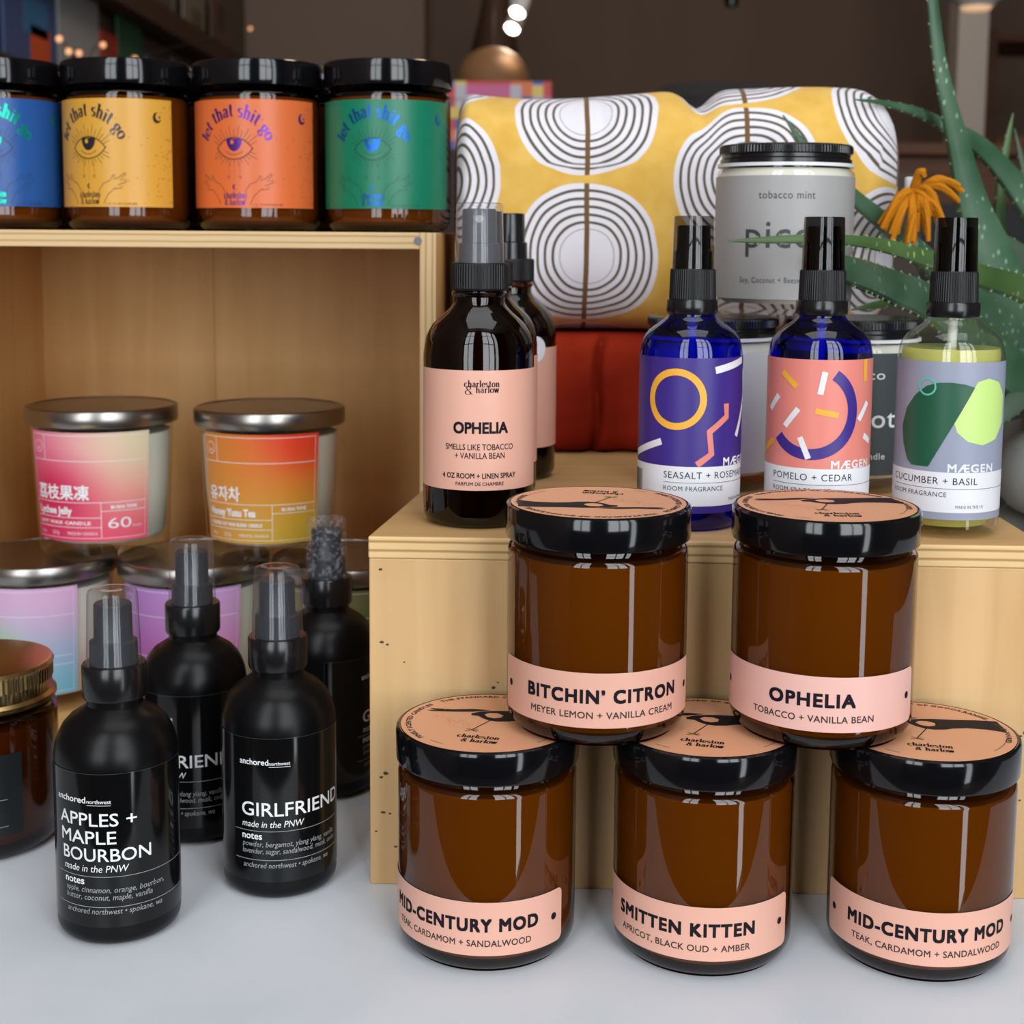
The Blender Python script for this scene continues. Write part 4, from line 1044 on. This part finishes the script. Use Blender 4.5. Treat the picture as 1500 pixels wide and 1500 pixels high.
LEAF = {
 'A': [(0.3420,0.9400,0.1900,0.0180), (0.3311,0.9400,0.2187,0.0177), (0.3081,0.9350,0.2760,0.0167), (0.2901,0.9250,0.3147,0.0109), (0.2749,0.9150,0.3564,0.0071), (0.2605,0.9050,0.3968,0.0047), (0.2524,0.9000,0.4366,0.0036), (0.2455,0.8950,0.4795,0.0023), (0.2409,0.8900,0.5098,0.0004)],
 'B': [(0.4000,1.0000,0.2000,0.0122), (0.3849,1.0000,0.2471,0.0122), (0.3635,1.0000,0.2983,0.0104), (0.3399,0.9900,0.3278,0.0084), (0.3172,0.9800,0.3490,0.0069), (0.3000,0.9700,0.3589,0.0062), (0.2796,0.9550,0.3657,0.0049),(0.2514,0.9180,0.3711,0.0035),(0.2214,0.8850,0.3738,0.0019),(0.1987,0.8620,0.3736,0.0004)],
 'C': [(0.3600,1.0200,0.2000,0.0070), (0.3519,1.0300,0.2454,0.0063), (0.3438,1.0300,0.2934,0.0048), (0.3420,1.0300,0.3220,0.0036), (0.3433,1.0300,0.3457,0.0032), (0.3457,1.0300,0.3646,0.0022), (0.3483,1.0300,0.3806,0.0005)],
 'D': [(0.4000,1.0300,0.2000,0.0060), (0.3900,1.0600,0.2542,0.0055), (0.3771,1.0600,0.3133,0.0040), (0.3671,1.0600,0.3474,0.0025), (0.3599,1.0600,0.3725,0.0005)],
 'E': [(0.3900,0.9300,0.2050,0.0119), (0.3489,0.9000,0.2433,0.0119), (0.2987,0.8500,0.2638,0.0100), (0.2615,0.8100,0.2726,0.0080), (0.2244,0.7750,0.2813,0.0062), (0.1910,0.7450,0.2892,0.0046), (0.1676,0.7300,0.2922,0.0034), (0.1445,0.7220,0.2927,0.0029), (0.1199,0.7160,0.2919,0.0019), (0.1046,0.7120,0.2914,0.0003)],
 'F': [(0.3480,0.9300,0.1887,0.0136), (0.2893,0.8900,0.2267,0.0147), (0.2429,0.8350,0.2546,0.0112), (0.2021,0.7850,0.2685,0.0094), (0.1724,0.7380,0.2764,0.0078), (0.1567,0.7220,0.2807,0.0048), (0.1472,0.7140,0.2831,0.0005)],
 'G': [(0.3900,0.9600,0.1950,0.0103), (0.3538,0.9500,0.2180,0.0103), (0.3192,0.9300,0.2370,0.0096), (0.2770,0.9100,0.2635,0.0086), (0.2393,0.8800,0.2897,0.0067), (0.2131,0.8560,0.3057,0.0055), (0.1923,0.8460,0.3203,0.0044), (0.1710,0.8400,0.3392,0.0030), (0.1518,0.8330,0.3620,0.0004)],
 'H': [(0.3286,0.9300,0.2139,0.0057), (0.2831,0.9000,0.2451,0.0047), (0.2407,0.8620,0.2565,0.0037), (0.2113,0.8420,0.2550,0.0024), (0.1943,0.8350,0.2522,0.0004)],
 'I': [(0.4000,0.9900,0.2100,0.0116), (0.3810,0.9900,0.2476,0.0116), (0.3400,0.9700,0.2778,0.0100), (0.3178,0.9600,0.2925,0.0063), (0.2999,0.9550,0.3057,0.0007)],
 'K': [(0.3800,0.9550,0.2200,0.0112), (0.3623,0.9500,0.2271,0.0112), (0.3305,0.9200,0.2029,0.0095), (0.3093,0.9000,0.1876,0.0064), (0.2942,0.8900,0.1750,0.0006)],
 'M': [(0.3850,0.9800,0.2050,0.0161), (0.3743,0.9800,0.2157,0.0161), (0.3425,0.9700,0.2255,0.0142), (0.3203,0.9600,0.2396,0.0099), (0.3005,0.9500,0.2579,0.0009)],
}
PX, PY = .4230, .9600
aloe = thing('aloe_plant', 'spiny green aloe plant in a grey bubble pot beside the riser', 'potted plant', (PX, PY, 0))
for k, pts in LEAF.items():
    P_ = smooth_path(pts, 6)
    path = [Vector((x-PX, y-PY, z)) for x, y, z, r_ in P_]; rr_ = [max(.0003, q[3]*(.82 if k == 'E' else 1)) for q in P_]
    upv = Vector((0, -1, .25)) if k in 'EFGHBK' else Vector((.15, -1, .1))
    fl_ = .72 if k in 'AFMI' else .82
    b = tube(path, rr_, 14, None, fl_, upv, True, .35)
    # marginal spines as part of the leaf surface
    acc = 0
    for i in range(1, len(path)-2):
        acc += (path[i]-path[i-1]).length
        if acc > .009 and rr_[i] > .0015:
            acc = 0; tdir = (path[i+1]-path[i-1]).normalized(); s = tdir.cross(upv).normalized()
            for sg in (-1, 1):
                c0 = path[i]+s*sg*rr_[i]*.93; ln = (.0011+rr_[i]*.11)*(1 if k in 'EF' else .55)
                sb = bmesh.new(); tip = sb.verts.new(c0+s*sg*ln+tdir*ln*.6); qv = s.cross(tdir).normalized(); ww = .0009+rr_[i]*.035
                ring = [sb.verts.new(c0+tdir*ww*cos(2*PI*j/5)+qv*ww*sin(2*PI*j/5)) for j in range(5)]
                for j in range(5): sb.faces.new((ring[j], ring[(j+1) % 5], tip))
                merge(b, sb, 1)
    obj('leaf', b, [M['aloe_bright'] if k in 'ECH' else M['aloe_dark'] if k in 'DKMI' else M['aloe'], M['spine']], aloe)
potm = plain('grey_speckled_ceramic', lin(128, 132, 130), .7, bump=.15, bscale=120)
pot = lathe([(0, .004), (.070, .004), (.074, .012), (.078, .10), (.078, .195), (.070, .198), (.070, .18), (0, .18)], 40)
for row, z in enumerate((.030, .085, .140)):
    for i in range(9):
        a_ = 2*PI*(i+.5*(row % 2))/9-PI/2
        sb = bmesh.new(); bmesh.ops.create_uvsphere(sb, u_segments=20, v_segments=12, radius=.0295)
        bmesh.ops.translate(sb, verts=sb.verts[:], vec=(.075*cos(a_), .075*sin(a_), z+.0005)); merge(pot, sb)
obj('pot', pot, potm, aloe)
so = lathe([(0, .188), (.04, .187), (.0695, .183)], 32)
obj('soil', so, plain('potting_soil', (.03, .02, .013), .95, bump=1, bscale=300), aloe)

# ================================================================== BACKGROUND OF THE SHOP
# framed art cards and ledges on the left wall
ledge_m = plain('dark_ledge_wood', lin(74, 48, 34), .6)
for nm, y0, y1, z, lb in (('upper', 2.6, 5.2, .855, 'upper dark wood picture ledge on the left wall'), ('lower', 2.2, 5.2, .585, 'lower dark wood picture ledge on the left wall')):
    b = box(X0+.001, X0+.09, y0, y1, z-.035, z); box(X0+.075, X0+.09, y0, y1, z, z+.025, bm=b)
    tag(obj('picture_ledge', b, ledge_m, None, False), lb, 'shelf', 'picture ledges')
def card(y0, y1, z0, h, cols, label, seed):
    t = thing('art_card', label, 'print', (X0+.03, (y0+y1)/2, z0+.0008), 0, 'art cards on the ledges')
    b = box(-.006, .0, -(y1-y0)/2, (y1-y0)/2, 0, h)
    obj('board', b, plain('card_'+label.split(' art')[0].replace(' ', '_'), cols[0], .6), t, False)
    rg = random.Random(seed)
    for c in cols[1:]:
        w_, h_ = (y1-y0)*rg.uniform(.35, .6), h*rg.uniform(.25, .5); yy = rg.uniform(-(y1-y0)/2, (y1-y0)/2-w_); zz = rg.uniform(0, h-h_)
        obj('printed_patch', box(.0002, .0008, yy, yy+w_, zz, zz+h_), plain('card_patch_%d_%d' % (seed, cols.index(c)), c, .6), t, False)
LZ2 = .5855
for a_ in ((2.82, 3.14, LZ2, .20, (lin(70, 92, 140), lin(220, 90, 40), lin(60, 120, 170)), 'blue and orange art card at the left end of the lower ledge', 1),
           (3.16, 3.46, LZ2, .25, (lin(170, 172, 176), lin(40, 70, 130)), 'pale grey art card leaning on the lower ledge', 4),
           (3.48, 3.62, LZ2, .18, (lin(190, 60, 36), lin(160, 80, 50)), 'narrow red art card on the lower ledge', 8),
           (3.63, 3.86, LZ2, .24, (lin(48, 104, 72), lin(60, 90, 130)), 'green art card on the lower ledge', 6),
           (3.90, 4.15, LZ2, .17, (lin(98, 116, 140), lin(46, 50, 60)), 'slate blue art card on the lower ledge', 7),
           (4.20, 4.50, LZ2, .20, (lin(130, 116, 80), lin(80, 60, 40)), 'olive brown art card on the lower ledge', 9),
           (3.95, 4.25, .8555, .24, (lin(120, 118, 116), lin(90, 84, 80)), 'grey art card on the upper ledge', 10),
           (4.35, 4.65, .8555, .22, (lin(140, 128, 112), lin(110, 90, 70)), 'beige art card on the upper ledge', 12),
           (4.75, 5.0, .8555, .2, (lin(110, 84, 66), lin(80, 60, 48)), 'brown art card on the upper ledge', 13)):
    card(*a_)
# fairy lights along the ledge
def emis(name, col, st):
    m_, nt_, p_ = newmat(name); p_.inputs['Emission Color'].default_value = (*col, 1); p_.inputs['Emission Strength'].default_value = st; p_.inputs['Base Color'].default_value = (*col, 1); return m_
bulb_m = emis('warm_bulb_glow', (1, .46, .22), 1.1)
fl = thing('string_lights', 'string of tiny warm fairy lights hung along the lower ledge', 'string lights', (X0+.1, 3.4, .70))
bulbs = [(2.93, .672), (2.99, .655), (3.06, .660), (3.12, .651), (3.24, .700), (3.51, .702), (5.05, .985)]
obj('wire', tube(smooth_path([(0, y-3.4, z-.70+.007) for y, z in bulbs], 5), .0012, 6), M['black_plastic'], fl)
for y, z in bulbs:
    sb = bmesh.new(); bmesh.ops.create_uvsphere(sb, u_segments=12, v_segments=8, radius=.0065); obj('bulb', sb, bulb_m, fl, True, (0, y-3.4, z-.70))
# pendant lamps
rattan = plain('woven_rattan', lin(150, 108, 72), .7, bump=.8, bscale=90)
t = thing('pendant_lamp', 'domed woven wooden pendant lamp hanging above the quilt', 'pendant lamp', (-.059, 4.0, .70))
obj('lamp_shade', lathe([(.012, .098)]+[(.1*sin(rad(x)), .002+.096*cos(rad(x))) for x in range(10, 91, 8)]+[(.097, -.03), (.09, -.05), (.085, -.05), (.095, 0)], 40), rattan, t)
obj('cord', lathe([(.004, .095), (.004, Z1-.70)], 10), ledge_m, t)
t = thing('pendant_lamp', 'tall dark cone pendant lamp behind the domed one', 'pendant lamp', (-.063, 4.7, .86))
obj('lamp_shade', lathe([(.02, .28), (.035, .20), (.055, .10), (.075, .02), (.07, .0), (.05, .0)], 36), plain('dark_brown_shade', lin(70, 44, 28), .7), t)
obj('cord', lathe([(.004, .28), (.004, Z1-.86)], 10), ledge_m, t)
t = thing('pendant_lamp', 'white globe pendant lamp at the top right corner', 'pendant lamp', (1.085, 3.5, .835))
obj('lamp_shade', lathe([(.04, .0)]+[(.09*sin(rad(x)), .07-.07*cos(rad(x))) for x in range(35, 175, 10)]+[(.004, .14)], 40), plain('white_lamp_glass', (.7, .66, .62), .4), t)
obj('bulb', lathe([(0, -.012), (.03, -.008), (.038, .002), (0, .004)], 24), emis('warm_lamp_glow', (1, .62, .36), .6), t)
obj('cord', lathe([(.004, .14), (.004, Z1-.835)], 10), ledge_m, t)
# two track spotlights on one rail
trk = thing('track_light', 'white track light with two lit spot heads hanging near the centre', 'track light', (.0, 4.05, .95))
obj('rail', box(-.02, .02, -.3, .35, Z1-.95-.03, Z1-.95), M['white_plastic'], trk, False)
glow = emis('spot_glow', (1, .93, .78), 18)
for x, y, z in ((.006, -.05, -.062), (-.008, .05, -.09)):
    h = lathe([(0, .075), (.016, .072), (.022, .05), (.024, 0), (.020, 0), (.018, .02), (0, .02)], 24)
    g = lathe([(0, .0), (.019, .001)], 20)
    for b in (h, g): bmesh.ops.rotate(b, verts=b.verts[:], cent=(0, 0, 0), matrix=Matrix.Rotation(rad(-38), 3, 'X')@Matrix.Rotation(rad(18), 3, 'Y'))
    hd = obj('spot_head', h, M['white_plastic'], trk, True, (x, y, z)); obj('lens', g, glow, hd)
    obj('stem', lathe([(.004, z+.06), (.004, Z1-.95)], 8), M['white_plastic'], trk, True, (x, y+.03, 0))
for x, y, z, e in ((.006, 3.97, .84, 4), (-.008, 4.07, .82, 4)):
    l = bpy.data.lights.new('spot_lamp', 'SPOT'); l.energy = 2.5; l.color = (1, .8, .6); l.spot_size = rad(70); l.shadow_soft_size = .02
    o = bpy.data.objects.new('spot_lamp', l); C.objects.link(o); o.location = (x, y-.02, z); o.rotation_euler = (rad(-42), 0, 0)
tag(obj('ceiling_hook', lathe([(0, 0), (.018, .004), (.022, .03), (.012, .06), (.006, Z1-.905)], 20), M['black_plastic'], None, True, (.582, 4.0, .905)), 'small black hanging fitting above the quilt, top centre', 'light fitting')
# counter with a patterned box, a hat on a plinth
stand_m = plain('dark_stand_paint', lin(58, 46, 40), .8)
def stand(x0, x1, y0, y1, z1, label, name='display_plinth', mt=stand_m):
    b = box(x0, x1, y0, y1, Z0, z1, .004); return tag(obj(name, b, mt, None, False), label, 'display stand', 'display plinths behind the table')
stand(-.25, .25, 2.35, 2.75, .43, 'dark display plinth under the colourful patterned box')
t = thing('patterned_box', 'small box of bright coloured squares between green jar and quilt', 'box', (-.025, 2.5, .4305))
b = box(-.085, .085, -.06, .06, 0, .115, .002)
m, nt, p = newmat('colour_check_print'); L = nt.links.new
tc = N(nt, 'ShaderNodeTexCoord'); mp = N(nt, 'ShaderNodeMapping'); mp.inputs['Scale'].default_value = (55, 55, 55); L(tc.outputs['Object'], mp.inputs[0])
fl3 = N(nt, 'ShaderNodeVectorMath', operation='FLOOR'); L(mp.outputs[0], fl3.inputs[0]); wn = N(nt, 'ShaderNodeTexWhiteNoise'); L(fl3.outputs[0], wn.inputs['Vector'])
r = ramp(nt, [(0, lin(196, 60, 60)), (.2, lin(216, 110, 60)), (.38, lin(200, 90, 140)), (.55, lin(70, 90, 170)), (.7, lin(220, 190, 90)), (.85, lin(190, 180, 190))], 'CONSTANT'); L(wn.outputs[0], r.inputs[0]); L(r.outputs[0], p.inputs['Base Color'])
obj('box_body', b, m, t, False); obj('box_lid', box(-.087, .087, -.062, .062, .085, .1155, .002), m, t, False)
stand(.08, .42, 1.5, 1.85, .36, 'dark display plinth under the black hat behind the quilt')
t = thing('felt_hat', 'black felt hat whose crown shows over the quilt', 'hat', (.226, 1.66, .3605))
felt = plain('black_felt', (.012, .010, .010), .9)
obj('crown', lathe([(.085, .006), (.084, .05), (.078, .085), (.062, .099), (.03, .096), (0, .094)], 40), felt, t)
obj('brim', lathe([(.084, .006), (.12, .003), (.142, .004), (.142, .001), (.12, 0), (.08, .0)], 48), felt, t)
# furniture at the right
cab = wood('dark_cabinet_wood', lin(70, 42, 26), lin(98, 60, 36), 'x', .5)
t = thing('side_cabinet', 'brown wooden cabinet behind the quilt on the right', 'cabinet', (1.0, 3.05, Z0))
obj('carcass', box(-.35, .35, -.15, .25, 0, .455-Z0, .004), cab, t, False); obj('cabinet_top', box(-.37, .37, -.17, .27, .455-Z0, .48-Z0, .004), cab, t, False)
for x in (-.17, .17):
    d_ = obj('door', box(x-.16, x+.16, -.165, -.15, .1, .42-Z0, .003), cab, t, False); obj('knob', box(x-.012, x+.012, -.18, -.165, .9, .925, .003), M['gold_metal'], d_, False)
t = thing('dark_armchair', 'black cushioned chair behind the aloe at the right edge', 'chair', (.72, 1.75, Z0))
bl = plain('black_upholstery', (.008, .008, .010), .8)
obj('seat', box(-.22, .22, -.22, .22, .38, .48, .03), bl, t); obj('backrest', box(-.22, .22, .16, .24, .48, 1.12, .03), bl, t)
for x in (-.19, .19):
    for y in (-.19, .19): obj('leg', box(x-.02, x+.02, y-.02, y+.02, 0, .39, .003), stand_m, t, False)
t = thing('wall_shelf_unit', 'tall dim shelf unit with baskets beyond the column at right', 'shelf unit', (2.0, 5.0, Z0))
for x in (-.45, .45): obj('side_panel', box(x-.015, x+.015, -.2, .2, 0, 1.75, .002), cab, t, False)
for z in (.45, .85, 1.25, 1.72): obj('shelf_board', box(-.435, .435, -.2, .2, z-.012, z+.012, .002), cab, t, False)
for x, z, c, lb in ((-.28, 1.25, lin(150, 100, 70), 'tan basket at left on the dim shelf unit'), (.05, 1.25, lin(110, 76, 56), 'brown basket at right on the dim shelf unit'), (-.2, .85, lin(170, 104, 70), 'orange brown basket on the middle board of the dim shelf unit')):
    b = lathe([(0, 0), (.09, 0), (.115, .14), (.12, .15), (.11, .15), (.085, .01), (0, .01)], 28)
    tag(obj('basket', b, plain('basket_'+lb.split()[0]+lb.split()[1], c, .8), None, True, (2.0+x, 5.0, Z0+z+.0125)), lb, 'basket', 'baskets on the dim shelf unit')
